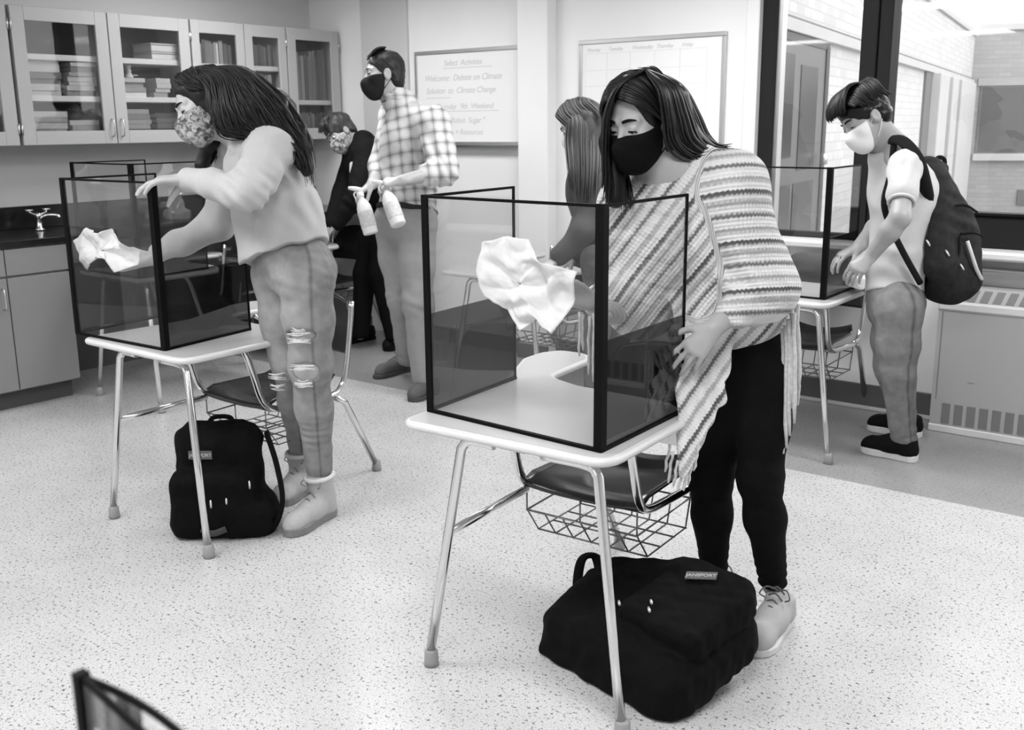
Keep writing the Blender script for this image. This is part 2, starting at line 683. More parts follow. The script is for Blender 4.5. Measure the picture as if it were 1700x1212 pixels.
def floor_mat(name, base, speck_dark, speck_mid, rough, dens):
    m = bpy.data.materials.new(name)
    m.use_nodes = True
    nt = m.node_tree
    b = nt.nodes['Principled BSDF']
    b.inputs['Roughness'].default_value = rough
    tc = nt.nodes.new('ShaderNodeTexCoord')
    n1 = nd(nt, 'ShaderNodeTexNoise', Scale=95.0, Detail=2.0, Roughness=0.6)
    n2 = nd(nt, 'ShaderNodeTexNoise', Scale=210.0, Detail=2.0, Roughness=0.6)
    n3 = nd(nt, 'ShaderNodeTexNoise', Scale=6.0, Detail=2.0)
    for n in (n1, n2, n3):
        nt.links.new(tc.outputs['Object'], n.inputs['Vector'])
    r1 = nt.nodes.new('ShaderNodeValToRGB')
    e = r1.color_ramp.elements
    e[0].position, e[0].color = 0.30 + dens, grey(speck_dark)
    e[1].position, e[1].color = 0.40 + dens, grey(base)
    x = e.new(0.62)
    x.color = grey(base)
    x = e.new(0.74)
    x.color = grey(min(1, base * 1.06))
    r2 = nt.nodes.new('ShaderNodeValToRGB')
    e = r2.color_ramp.elements
    e[0].position, e[0].color = 0.33, grey(speck_mid)
    e[1].position, e[1].color = 0.46, grey(1.0)
    nt.links.new(n1.outputs['Fac'], r1.inputs['Fac'])
    nt.links.new(n2.outputs['Fac'], r2.inputs['Fac'])
    mx = nd(nt, 'ShaderNodeMix', data_type='RGBA', blend_type='MULTIPLY')
    mx.inputs[0].default_value = 1.0
    nt.links.new(r1.outputs[0], mx.inputs[6])
    nt.links.new(r2.outputs[0], mx.inputs[7])
    r3 = nt.nodes.new('ShaderNodeValToRGB')
    e = r3.color_ramp.elements
    e[0].position, e[0].color = 0.3, grey(0.93)
    e[1].position, e[1].color = 0.7, grey(1.0)
    nt.links.new(n3.outputs['Fac'], r3.inputs['Fac'])
    m2 = nd(nt, 'ShaderNodeMix', data_type='RGBA', blend_type='MULTIPLY')
    m2.inputs[0].default_value = 1.0
    nt.links.new(mx.outputs[2], m2.inputs[6])
    nt.links.new(r3.outputs[0], m2.inputs[7])
    nt.links.new(m2.outputs[2], b.inputs['Base Color'])
    MATS[name] = m
    return m

def brick_mat(name, v, mortar, scale_w=0.21, scale_h=0.073):
    m = bpy.data.materials.new(name)
    m.use_nodes = True
    nt = m.node_tree
    b = nt.nodes['Principled BSDF']
    b.inputs['Roughness'].default_value = 0.9
    tc = nt.nodes.new('ShaderNodeTexCoord')
    br = nt.nodes.new('ShaderNodeTexBrick')
    br.inputs['Color1'].default_value = grey(v)
    br.inputs['Color2'].default_value = grey(v * 0.88)
    br.inputs['Mortar'].default_value = grey(mortar)
    br.inputs['Scale'].default_value = 1.0
    br.inputs['Mortar Size'].default_value = 0.006
    br.inputs['Brick Width'].default_value = scale_w
    br.inputs['Row Height'].default_value = scale_h
    sp = nt.nodes.new('ShaderNodeSeparateXYZ')
    cb = nt.nodes.new('ShaderNodeCombineXYZ')
    nt.links.new(tc.outputs['Object'], sp.inputs[0])
    nt.links.new(sp.outputs['X'], cb.inputs['X'])
    nt.links.new(sp.outputs['Z'], cb.inputs['Y'])
    nt.links.new(cb.outputs[0], br.inputs['Vector'])
    nt.links.new(br.outputs['Color'], b.inputs['Base Color'])
    MATS[name] = m
    return m

M = MATS
floor_mat('terrazzo', 0.62, 0.13, 0.55, 0.26, 0.018)
floor_mat('border_tile', 0.34, 0.20, 0.75, 0.25, 0.02)
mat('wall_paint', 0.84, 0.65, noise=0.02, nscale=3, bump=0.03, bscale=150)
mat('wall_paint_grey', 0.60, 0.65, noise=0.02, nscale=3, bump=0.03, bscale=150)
mat('sill_wall_paint', 0.82, 0.6, noise=0.02, nscale=3)
mat('ceiling_tile', 0.8, 0.9, bump=0.1, bscale=200)
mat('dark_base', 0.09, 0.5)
mat('white_trim', 0.80, 0.4)
mat('dark_frame', 0.022, 0.45)
mat('dark_frame2', 0.012, 0.5)
mat('cabinet_paint', 0.40, 0.42, noise=0.02, nscale=4)
mat('cabinet_inside', 0.07, 0.7)  # back panel darkened; shade inside the cabinets is put into the colour
mat('shelf_paint', 0.62, 0.5)
mat('base_cabinet_paint', 0.24, 0.42, noise=0.03, nscale=4)
mat('kick', 0.06, 0.6)
mat('counter_black', 0.012, 0.18)
mat('chrome', 0.75, 0.16, metal=1.0)
mat('chrome_dull', 0.60, 0.30, metal=1.0)
mat('steel', 0.5, 0.3, metal=1.0)
mat('whiteboard', 0.86, 0.25)
mat('aluminium', 0.55, 0.35, metal=0.85)
mat('marker', 0.58, 0.7)
mat('marker_light', 0.70, 0.7)
mat('convector', 0.46, 0.45)
mat('convector_light', 0.78, 0.4)
mat('grille_dark', 0.22, 0.6)
mat('black_plastic', 0.012, 0.35)
mat('black_trim', 0.005, 0.55)
sheet_mat('window_glass', 0.97)
sheet_mat('cabinet_glass', 0.93)
brick_mat('pale_brick', 0.60, 0.48)  # wing brick made paler in colour, as the side the light falls on
brick_mat('pale_brick_far', 0.37, 0.31)  # far brick darkened in colour, as the side with less light
mat('concrete', 0.36, 0.85, noise=0.06, nscale=5)
mat('pale_stone', 0.50, 0.8, noise=0.04, nscale=4)
mat('court_window', 0.08, 0.25)
mat('court_window_dark', 0.05, 0.25)
mat('court_frame', 0.15, 0.5)
mat('court_frame_dark', 0.06, 0.5)
mat('court_grass', 0.35, 0.95, noise=0.1, nscale=2)

# ---------------------------------------------------------------- the room
def struct(name, mb, m, parent=None):
    o = mb.build(name, m, parent)
    if parent is None:
        o['kind'] = 'structure'
    return o

XL, XR, YB, YF = -6.05, 2.4, 5.30, -4.5
BORDER_Y = 4.12
struct('floor', MB().box((XL - .2, YF - .2, -0.1), (XR + .2, BORDER_Y, 0)), M['terrazzo'])
struct('floor_border', MB().box((XL - .2, BORDER_Y, -0.1), (XR + .2, YB + .2, 0)), M['border_tile'])
struct('ceiling', MB().box((XL - .2, YF - .2, CEIL), (XR + .2, YB + .2, CEIL + .1)), M['ceiling_tile'])
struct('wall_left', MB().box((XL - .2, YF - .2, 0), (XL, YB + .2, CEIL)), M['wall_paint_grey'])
struct('wall_right', MB().box((XR, YF - .2, 0), (XR + .2, YB + .2, CEIL)), M['wall_paint'])
struct('wall_front', MB().box((XL, YF - .2, 0), (XR, YF, CEIL)), M['wall_paint'])
WX0 = -2.50                                       # left jamb of the window
struct('wall_back', MB().box((XL, YB, 0), (WX0, YB + .2, CEIL)), M['wall_paint'])
struct('wall_back_sill', MB().box((WX0, YB, 0), (XR, YB + .2, 0.86)), M['sill_wall_paint'])
struct('wall_back_head', MB().box((WX0, YB, 2.65), (XR, YB + .2, CEIL)), M['wall_paint'])
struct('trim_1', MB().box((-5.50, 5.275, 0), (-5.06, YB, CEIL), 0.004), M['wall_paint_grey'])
struct('trim_2', MB().box((-4.06, 5.20, 0), (-3.83, YB, CEIL), 0.006), M['wall_paint'])
struct('trim_3', MB().box((-2.575, 5.26, 0.86), (WX0, YB, CEIL), 0.005), M['white_trim'])
mb = MB()
mb.box((-6.05, 5.285, 0), (-4.06, YB, 0.10), 0.004).box((-3.83, 5.285, 0), (-1.43, YB, 0.13), 0.004).box((-4.07, 5.185, 0), (-3.82, 5.2, 0.10), 0.004)
struct('baseboard_back', mb, M['dark_base'])
struct('trim_4', MB().box((-6.05, 3.02, 0.0), (-6.035, 5.28, 0.87)), M['dark_base'])     # dark sheet added on the wall; its colour stands in for knee-space shade
struct('trim_5', MB().box((-3.83, 5.255, 0.0), (-1.43, 5.285, 0.018), 0.004), M['pale_stone'])  # pale quarter round at the foot of the wall

# window band with one wide dark mullion
w = empty('window_1', (0, YB + 0.06, 0)); w['kind'] = 'structure'
MB().box((WX0, -0.06, 0.86), (WX0 + .075, 0.06, 2.65), 0.004).build('window_frame', M['dark_frame'], w)
MB().box((WX0 + .075, -0.03, 0.86), (WX0 + .10, 0.03, 2.65), 0.002).build('window_frame', M['aluminium'], w)
MB().box((-1.965, -0.07, 0.86), (-1.885, 0.07, 2.65), 0.004).build('mullion', M['dark_frame'], w)
MB().box((-1.880, -0.06, 0.86), (-1.815, 0.06, 2.65), 0.004).build('mullion', M['dark_frame'], w)
MB().box((-1.885, -0.05, 0.86), (-1.880, 0.05, 2.65)).build('mullion_joint', M['dark_frame2'], w)
MB().box((WX0, -0.05, 2.60), (XR, 0.05, 2.65)).build('window_head', M['dark_frame'], w)
MB().box((WX0 + .10, -0.03, 0.875), (-1.965, 0.03, 0.905), 0.004).build('bottom_rail', M['dark_frame'], w)
MB().box((-1.815, -0.04, 0.875), (XR, 0.04, 1.03), 0.006).build('bottom_rail', M['dark_frame'], w)
MB().box((-1.815, -0.055, 1.03), (XR, 0.04, 1.045), 0.003).build('rail_bead', M['dark_frame2'], w)
MB().box((0.30, -0.06, 1.045), (0.42, 0.06, 2.60), 0.004).build('mullion', M['dark_frame'], w)
MB().box((WX0 + .10, -0.003, 0.905), (-1.965, 0.003, 2.60)).build('pane', M['window_glass'], w)
MB().box((-1.815, -0.003, 1.045), (0.30, 0.003, 2.60)).build('pane', M['window_glass'], w)
MB().box((0.42, -0.003, 1.045), (XR, 0.003, 2.60)).build('pane', M['window_glass'], w)
mb = MB().box((WX0, 5.17, 0.835), (XR, YB + .10, 0.875), 0.010)
struct('window_sill', mb, M['white_trim'])
struct('trim_6', MB().box((-1.43, 5.205, 0.77), (XR, YB, 0.79), 0.006), M['aluminium'])

# convector cabinet below the window
cv = empty('convector_cabinet', (-1.43, 5.30, 0))
tag(cv, 'long grey metal convector cabinet with slotted grilles under the window', 'radiator')
prof = [(-.21, 0.0), (-.21, .60), (-.195, .612), (-.175, .635), (-.120, .692), (-.112, .700), (0, .700), (0, 0)]
L = 3.8
mb = MB()
n = len(prof)
mb.add([(0, a, b) for a, b in prof] + [(L, a, b) for a, b in prof],
       [(i, (i + 1) % n, n + (i + 1) % n, n + i) for i in range(n)] + [tuple(range(n)), tuple(reversed(range(n, 2 * n)))])
mb.build('casing', M['convector'], cv)
MB().box((-.002, -.218, .597), (L, -.180, .640), 0.008).build('front_ledge', M['convector_light'], cv)
MB().box((-.002, -.222, 0.0), (L, -.208, .035), 0.004).build('foot_rail', M['convector_light'], cv)
gd = nrm((0, .09, .093))
for i in range(44):
    x = 0.055 + i * 0.0572
    MB().box((x, -.2135, .045), (x + .038, -.2085, .145), 0.001).build('lower_grille', M['grille_dark'], cv)
    a = V3((x, -.170, .640)); u = V3((.036, 0, 0)); wv = gd * .068; nn = V3((0, -.72, .69)) * .0025
    q = [a, a + u, a + u + wv + V3((.010, 0, 0)), a + wv + V3((.010, 0, 0))]
    MB().add([p - nn for p in q] + [p + nn for p in q], [(0, 1, 2, 3), (4, 5, 6, 7), (0, 1, 5, 4), (1, 2, 6, 5), (2, 3, 7, 6), (3, 0, 4, 7)]).build('top_grille', M['grille_dark'], cv)
for k in range(6):
    MB().box((0.62 * k + 0.02, -.2115, .16), (0.62 * k + 0.024, -.2095, .59)).build('panel_joint', M['grille_dark'], cv)
MB().box((0.16, -.2122, .26), (0.19, -.2095, .262)).build('panel_joint', M['grille_dark'], cv)

# ---------------------------------------------------------------- courtyard outside
wing_o = V3((-2.97, 6.5, 0)); WD = nrm((-.172, .985, 0)); WN = nrm((.985, .172, 0))
wing = empty('brick_wing', tuple(wing_o), math.atan2(WD[1], WD[0]))    # local x runs away along the wall, local -y faces the court
tag(wing, 'pale brick school wing running away outside the left window pane', 'building')
MB().box((-0.8, 0, -0.3), (13.0, 0.6, 2.85)).build('wall', M['pale_brick'], wing)
MB().box((-0.8, -0.05, 2.06), (13.0, 0, 2.14), 0.004).build('stone_band', M['pale_stone'], wing)
MB().box((-0.8, -0.02, 2.14), (13.0, 0, 2.165)).build('band_shadow_gap', M['court_frame'], wing)
MB().box((-0.8, -0.04, 2.85), (13.0, 0.62, 2.93), 0.006).build('coping', M['pale_stone'], wing)
dr = MB().box((0.03, -0.03, -0.1), (1.47, 0.02, 2.06), 0.004).build('door_frame', M['court_frame'], wing)
MB().box((0.06, -0.036, 2.0), (1.47, -0.028, 2.05)).build('frame_head', M['court_frame_dark'], dr)
MB().box((1.36, -0.04, -0.1), (1.47, -0.028, 2.02)).build('frame_side', M['court_frame_dark'], dr)
MB().box((0.08, -0.036, 1.24), (0.40, -0.028, 1.92)).build('pane', M['court_window_dark'], dr)
MB().box((0.60, -0.036, 1.14), (1.12, -0.028, 1.86)).build('pane', M['court_window'], dr)
MB().box((0.08, -0.036, 0.62), (0.44, -0.028, 1.05)).build('pane', M['court_window'], dr)
MB().box((0.52, -0.036, 0.62), (1.14, -0.028, 1.05)).build('pane', M['court_window'], dr)
MB().tube([(1.22, -0.09, 1.24), (1.22, -0.09, 1.16)], 0.025).build('door_handle', M['chrome_dull'], dr)
for (a, b) in ((7.05, 7.62), (8.55, 9.05), (9.75, 10.2)):
    MB().box((a, -0.03, 0.25), (b, 0.0, 2.06)).build('window', M['court_frame'], wing)
for (a, b) in ((7.62, 8.55), (9.05, 9.75), (10.2, 12.4)):
    MB().box((a, -0.14, -0.2), (b, 0.0, 2.06), 0.01).build('pier', M['pale_stone'], wing)
far_o = V3((-5.14, 19.46, 0))
FA = math.radians(24.4)
fw_ = empty('brick_block', tuple(far_o), FA)
tag(fw_, 'far pale brick block with a wide grey window closing the courtyard', 'building')
MB().box((-.12, 0, -0.3), (14, 0.5, 2.95)).build('wall', M['pale_brick_far'], fw_)
MB().box((-.05, -0.06, 2.95), (14, 0.55, 3.06), 0.006).build('coping', M['pale_stone'], fw_)
MB().box((0, -0.05, 2.04), (14, 0, 2.16), 0.004).build('lintel', M['concrete'], fw_)
for i in range(4):
    a = 0.05 + i * 3.3
    wq = MB().box((a, -0.03, 0.90), (a + 3.2, 0, 2.04)).build('window', M['court_frame'], fw_)
    MB().box((a + .04, -0.034, 0.93), (a + 1.15, -0.026, 2.01)).build('pane', M['court_window'], wq)
    MB().box((a + 1.25, -0.034, 0.93), (a + 3.15, -0.026, 2.01)).build('pane', M['court_window'], wq)
    MB().box((a - .04, -0.10, 0.78), (a + 3.24, 0, 0.90), 0.005).build('window_sill', M['pale_stone'], fw_)
    MB().box((a + 0.75, -0.03, 0.02), (a + 2.2, 0.0, 0.28)).build('vent', M['court_frame'], fw_)
struct('courtyard_ground', MB().box((-12, 5.5, -0.4), (14, 34, -0.3)), M['court_grass'])

# ---------------------------------------------------------------- ceiling lights
emit_mat('diffuser', 0.9, 5.0)
first = None
for i, (x, y, pw, wh) in enumerate(TROFFERS):
    t = empty('pendant_light', (x, y, LAMP_Z + .03))
    tag(t, 'suspended fluorescent light ' + wh, 'ceiling light', 'suspended fluorescent lights')
    mb = MB().box((-.62, -.32, -.02), (.62, -.29, 0)).box((-.62, .29, -.02), (.62, .32, 0)).box((-.62, -.29, -.02), (-.59, .29, 0)).box((.59, -.29, -.02), (.62, .29, 0))
    mb.build('frame', M['white_trim'], t)
    MB().box((-.59, -.29, -.008), (.59, .29, -.002)).build('diffuser', M['diffuser'], t)
    for sx in (-.45, .45):
        MB().tube([(sx, 0, 0), (sx, 0, CEIL - LAMP_Z - .03)], .004, 6).build('cable', M['steel'], t)
    MB().box((-.60, -.30, -.002), (.60, .30, .03), .01).build('housing', M['white_trim'], t)
    lm = area_lamp('ceiling_lamp', (0, 0, -0.025), 1.16, 0.56, TROFFER_POWER * pw)
    lm.parent = t

# ---------------------------------------------------------------- whiteboards with handwriting
def handwriting(txt, x, z, size, parent, m, shear=0.25, bold=0.0, thick=0.0006):
    c = bpy.data.curves.new('handwriting', 'FONT')
    c.body = txt
    c.size = size
    c.shear = shear
    c.offset = bold
    c.extrude = thick
    c.space_character = 0.95
    t = bpy.data.objects.new('handwriting_tmp', c)
    COL.objects.link(t)
    dg = bpy.context.evaluated_depsgraph_get()
    me = bpy.data.meshes.new_from_object(t.evaluated_get(dg))
    me.materials.clear()
    me.materials.append(m)
    bpy.data.objects.remove(t)
    o = bpy.data.objects.new('handwriting', me)
    link(o, parent)
    o.location = (x, -0.0185, z)
    o.rotation_euler = (math.pi / 2, 0, 0)
    return o

def whiteboard(x0, x1, z0, z1, label, tray):
    b = empty('whiteboard', ((x0 + x1) / 2, YB, z0))
    tag(b, label, 'whiteboard')
    w_, h_ = x1 - x0, z1 - z0
    MB().box((-w_ / 2 + .012, -.018, .012), (w_ / 2 - .012, 0, h_ - .012)).build('writing_surface', M['whiteboard'], b)
    f = .024
    MB().box((-w_ / 2, -.026, h_ - f), (w_ / 2, 0, h_), .003).build('frame', M['aluminium'], b)
    MB().box((-w_ / 2, -.026, 0), (w_ / 2, 0, f), .003).build('frame', M['aluminium'], b)
    MB().box((-w_ / 2, -.026, f), (-w_ / 2 + f, 0, h_ - f), .003).build('frame', M['aluminium'], b)
    MB().box((w_ / 2 - f, -.026, f), (w_ / 2, 0, h_ - f), .003).build('frame', M['aluminium'], b)
    if tray:
        MB().box((-w_ / 2, -.07, -.012), (w_ / 2, -.02, .006), .003).build('pen_tray', M['steel'], b)
    return b, w_, h_
b1, w_, h_ = whiteboard(-4.995, -4.075, 1.345, 1.955, 'whiteboard with handwritten lines behind the man in the plaid shirt', True)
for txt, x, z, s in (('Select  Activities', -.20, .510, .052), ('Welcome:  Debate on Climate', -.375, .415, .056), ('Solution  to  Climate Change', -.365, .335, .054),
                     ('Thursday   9th  Weekend', -.28, .235, .050), ('Robot  Sugar "', -.15, .145, .052), ('Evaluation + Resources', -.32, .070, .050)):
    handwriting(txt, x, z, s, b1, M['marker'])
for (xa, xb, z) in ((-.21, .21, .492), (-.36, -.15, .305), (-.28, .26, .218)):
    MB().box((xa, -.0188, z), (xb, -.018, z + .004)).build('underline', M['marker'], b1)
b2, w_, h_ = whiteboard(-3.655, -2.695, 1.345, 1.955, 'whiteboard calendar with a drawn grid beside the window', False)
gx = [-.435, -.285, -.125, .035, .198, .365]
gz = [.53, .435, .345, .255, .165, .075]
for x in gx:
    MB().box((x, -.0188, gz[-1]), (x + .003, -.018, gz[0])).build('grid_line', M['marker_light'], b2)
for z in gz:
    MB().box((gx[0], -.0188, z), (gx[-1], -.018, z + .003)).build('grid_line', M['marker_light'], b2)
for txt, x in zip(('Monday', 'Tuesday', 'Wednesday', 'Thursday', 'Friday'), gx):
    handwriting(txt, x + .012, .543, .030, b2, M['marker'])

# ---------------------------------------------------------------- wall cabinets with glass doors
UX = -5.72      # plane of the door fronts
def handle(parent, x, y, z, h=0.10):
    p = [(x, y, z), (x + .022, y, z + .008), (x + .028, y, z + h * .5), (x + .022, y, z + h - .008), (x, y, z + h)]
    return MB().tube(smooth_path(p, 4), .0045, 8).build('handle', M['chrome_dull'], parent)

def wall_cabinet(y0, y1, doors, shelves, label, handles, curtain=False):
    c = empty('wall_cabinet', (XL, y0, 1.385))
    tag(c, label, 'cabinet')
    D = UX - XL - .02
    Wd, Hh = y1 - y0, .745
    mb = MB()
    mb.box((0.005, .004, 0), (D, .022, Hh)).box((0.005, Wd - .022, 0), (D, Wd - .004, Hh)).box((0.005, .022, 0), (D, Wd - .022, .03)).box((0.005, .022, Hh - .03), (D, Wd - .022, Hh))
    mb.build('body', M['cabinet_paint'], c)
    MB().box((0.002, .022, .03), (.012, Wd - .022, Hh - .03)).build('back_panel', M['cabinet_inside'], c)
    for z in shelves:
        MB().box((.014, .023, z - .032), (D - .02, Wd - .023, z), .003).build('shelf', M['shelf_paint'], c)
    for i, (a, b) in enumerate(doors):
        a, b = a - y0 + .003, b - y0 - .003
        s = .075 if b - a > .45 else .062
        X0, X1 = D + .001, D + .021
        mb = MB().box((X0, a, .004), (X1, a + s, Hh - .002), .002).box((X0, b - s, .004), (X1, b, Hh - .002), .002)
        mb.box((X0, a + s, .004), (X1, b - s, .004 + .075), .002).box((X0, a + s, Hh - .077), (X1, b - s, Hh - .002), .002)
        d = mb.build('door', M['cabinet_paint'], c)
        MB().box((X0 + .008, a + s, .079), (X0 + .012, b - s, Hh - .077)).build('pane', M['cabinet_glass'], d)
        hs = handles[i]
        if hs:
            handle(d, X1, (b - .028) if hs > 0 else (a + .028), .045)
        hy = a - .002 if hs > 0 else b + .002
        for z in (.06, Hh - .13):
            MB().tube([(X1, hy, z), (X1, hy, z + .06)], .006, 8).build('hinge', M['chrome_dull'], d)
    return c
SH1, SH2 = 1.883 - 1.385, 1.659 - 1.385
wall_cabinet(1.75, 2.895, [(1.75, 2.32), (2.32, 2.895)], [SH1, SH2], 'grey glass door wall cabinet cut off by the left edge of the picture', [1, -1])
wall_cabinet(2.91, 4.035, [(2.91, 3.482), (3.482, 4.035)], [SH1, SH2], 'wide grey wall cabinet with two glass doors and stacks of books', [1, -1])
wall_cabinet(4.04, 4.795, [(4.04, 4.45), (4.45, 4.795)], [1.872 - 1.385, 1.735 - 1.385, 1.60 - 1.385], 'grey wall cabinet with two narrow glass doors and four levels', [1, -1])
wall_cabinet(4.80, 5.27, [(4.80, 5.27)], [1.655 - 1.385], 'grey single door wall cabinet in the corner with upright files', [-1])

# ---------------------------------------------------------------- base cabinets, counter, tap
bc = empty('base_cabinet', (XL, 2.19, 0))
tag(bc, 'grey base cabinet with doors and drawers under the black counter', 'cabinet')
MB().box((0.002, -1.6, .10), (.585, .750, .868)).build('body', M['base_cabinet_paint'], bc)
MB().box((0.002, -1.6, 0), (.54, .735, .10)).build('toe_kick', M['kick'], bc)
for a, b, hy in ((-.40, -.005, -.36), (.005, .405, .375), (.411, .755, .44)):
    d = MB().box((.586, a, .108), (.606, b, .712), .002).build('door', M['base_cabinet_paint'], bc)
    if hy < .4:
        handle(d, .606, hy, .55, .11)
    MB().box((.586, a, .724), (.606, b, .862), .002).build('drawer', M['base_cabinet_paint'], bc)
ct = empty('counter', (XL, 0.6, 0.87))
tag(ct, 'long black laboratory counter with backsplash under the wall cabinets', 'counter')
MB().box((0.002, 0, 0), (.615, 4.66, .036), .004).build('worktop', M['counter_black'], ct)
MB().box((0.002, 0, .036), (.022, 4.66, .168), .003).build('backsplash', M['counter_black'], ct)
tp = empty('tap', (-5.86, 3.02, .907))
tag(tp, 'chrome laboratory tap with cross handles on the black counter', 'tap')
MB().lathe([(.028, 0), (.028, .008), (.016, .014), (.014, .07), (.018, .075), (.018, .095), (.008, .10)], n=16).build('body', M['chrome'], tp)
MB().tube(smooth_path([(0, 0, .06), (.03, .03, .085), (.06, .075, .085), (.07, .09, .07)], 5), .009, 10).build('spout', M['chrome'], tp)
for s in (-1, 1):
    h = MB().tube([(0, 0, .085), (0, s * .045, .10), (0, s * .05, .115)], .007, 8).build('valve', M['chrome'], tp)
    MB().tube([(-.02, s * .05 - .012, .118), (.02, s * .05 + .012, .118)], .005, 8).tube([(-.012, s * .05 + .02, .118), (.012, s * .05 - .02, .118)], .005, 8).build('cross_handle', M['chrome'], h)

# ---------------------------------------------------------------- school desks with attached chairs
mat('desk_top', 0.54, 0.28, noise=0.03, nscale=6, coat=0.2)
mat('desk_edge', 0.66, 0.3)
mat('seat_plastic', 0.016, 0.22, noise=0.1, nscale=8)
mat('glide', 0.30, 0.4)
mat('wire', 0.22, 0.35, metal=0.8)
sheet_mat('clear_sheet', 0.955, 0.015)
sheet_mat('tinted_sheet', 0.32, 0.03)

def make_desk():
    d = empty('combo_desk')
    zt = .712
    top = [(-.315, 0), (.318, 0), (.308, .46), (.19, .55), (-.12, .570), (-.268, .628), (-.285, .90), (-.33, .965), (-.43, .965), (-.465, .90), (-.465, .80), (-.31, .46)]
    rr = [.05, .06, .06, .08, .12, .09, .05, .05, .05, .06, .12, .10]
    t = MB().prism(round_poly(top, rr, 5), zt - .022, zt, .004).build('tabletop', M['desk_top'], d)
    ov = []
    P = round_poly(top, rr, 5)
    MB().tube([(p[0], p[1], zt - .012) for p in P], .0115, 8, closed=True).build('edge_band', M['desk_edge'], t)
    r = .0135
    legs = [[(.10, .055, .672), (.235, .05, .672), (.268, .045, .650), (.36, .010, .03)],
            [(-.05, .055, .672), (-.125, .05, .672), (-.150, .045, .650), (-.257, .018, .03)]]
    for L_ in legs:
        g = MB().tube(smooth_path(L_[:3], 5)[:-1] + [L_[2]] + [tuple(V3(L_[2]) + (V3(L_[3]) - V3(L_[2])) * t_) for t_ in (.5, 1.)], r, 12).build('front_leg', M['chrome'], d)
        x, y = L_[3][0], L_[3][1]
        MB().lathe([(.014, .048), (.019, .044), (.021, .012), (.021, 0)][::-1], (x + .004, y, 0), 14).build('glide', M['glide'], g)
    MB().tube([(.05, .055, .676), (-.03, .055, .676)], .010, 10).build('leg_bracket', M['chrome_dull'], d)
    MB().tube([(-.200, .032, .40), (-.215, .25, .398), (-.23, .46, .395)], .012, 10).build('side_rail', M['chrome'], d)
    # tubes that carry the table over the seat
    for s, x in ((-1, -.235), (1, .168)):
        p = [(x, .17, .678), (x, .31, .678), (x, .365, .655), (x, .40, .56), (x, .435, .45), (x, .49, .404), (x, .62, .392), (x, .80, .385)]
        MB().tube(smooth_path(p, 4), r, 10).build('support_tube', M['chrome'], d)
        rl = MB().tube([(x, .80, .385), (x - s * .0, .86, .35), (x + s * -.01, 1.03, .03)], r, 10).build('rear_leg', M['chrome'], d)
        MB().lathe([(.021, 0), (.021, .012), (.019, .044), (.014, .048)], (x + s * -.01, 1.035, 0), 14).build('glide', M['glide'], rl)
        MB().tube(smooth_path([(x, .77, .39), (x, .83, .41), (x, .87, .48), (x, .905, .66), (x, .92, .77)], 4), .012, 10).build('back_post', M['chrome'], d)
    MB().tube([(-.235, .475, .404), (.168, .475, .404)], .010, 10).build('seat_rail', M['chrome_dull'], d)
    # moulded seat and backrest shells
    nx, ny = 16, 14
    def shell(fn, th, name):
        g = [[V3(fn(i / nx, j / ny)) for j in range(ny + 1)] for i in range(nx + 1)]
        vs, fs = [], []
        nn = {}
        for i in range(nx + 1):
            for j in range(ny + 1):
                a = g[min(i + 1, nx)][j] - g[max(i - 1, 0)][j]
                b = g[i][min(j + 1, ny)] - g[i][max(j - 1, 0)]
                nn[i, j] = nrm(np.cross(a, b))
        for sgn in (0, 1):
            for i in range(nx + 1):
                for j in range(ny + 1):
                    vs.append(g[i][j] - nn[i, j] * th * sgn)
        N = (nx + 1) * (ny + 1)
        ix = lambda i, j: i * (ny + 1) + j
        for i in range(nx):
            for j in range(ny):
                q = (ix(i, j), ix(i + 1, j), ix(i + 1, j + 1), ix(i, j + 1))
                fs += [q, tuple(N + k for k in reversed(q))]
        rim = [(i, 0) for i in range(nx)] + [(nx, j) for j in range(ny)] + [(i, ny) for i in range(nx, 0, -1)] + [(0, j) for j in range(ny, 0, -1)]
        for k in range(len(rim)):
            a, b = ix(*rim[k]), ix(*rim[(k + 1) % len(rim)])
            fs.append((a, N + a, N + b, b))
        return MB().add(vs, fs, True).build(name, M['seat_plastic'], d)
    def seat(u, v):
        w = .205 * (1 - .10 * v - .12 * max(0, v - .85) / .15)
        x = -.035 + (u - .5) * 2 * w
        z = .430 - .020 * math.sin(math.pi * u) * min(1, v * 2.2) - .022 * max(0, .14 - v) / .14 + .03 * max(0, v - .8) / .2 + .012 * (2 * abs(u - .5)) ** 3
        return (x, .445 + .40 * v, z)
    shell(seat, .008, 'seat')
    def back(u, v):
        w = .20 * (1 - .25 * max(0, v - .6) / .4)
        x = -.035 + (u - .5) * 2 * w
        return (x, .89 + .05 * v + .02 * math.sin(math.pi * u), .55 + .24 * v - .03 * (2 * u - 1) ** 2 * v)
    shell(back, .008, 'backrest')
    # wire book basket
    bk = MB().tube([(-.225, .455, .33), (.155, .455, .33), (.155, .80, .34), (-.225, .80, .34)], .0035, 6, closed=True).build('book_basket', M['wire'], d)
    for i in range(7):
        x = -.225 + .38 * i / 6
        p = [(x, .455, .332), (x + .012, .50, .255), (x + .006, .76, .255), (x, .80, .34)]
        if i in (0, 3, 6):
            p = [(x, .455, .40)] + p + [(x, .80, .385)]
        MB().tube(p, .0028, 6).build('wire', M['wire'], bk)
    for (y, z) in ((.50, .255), (.59, .253), (.68, .253), (.76, .255)):
        MB().tube([(-.215, y, z), (.165, y, z)], .0028, 6).build('wire', M['wire'], bk)
    return d
GRP = 'school desks with attached chairs'
desk0 = make_desk()
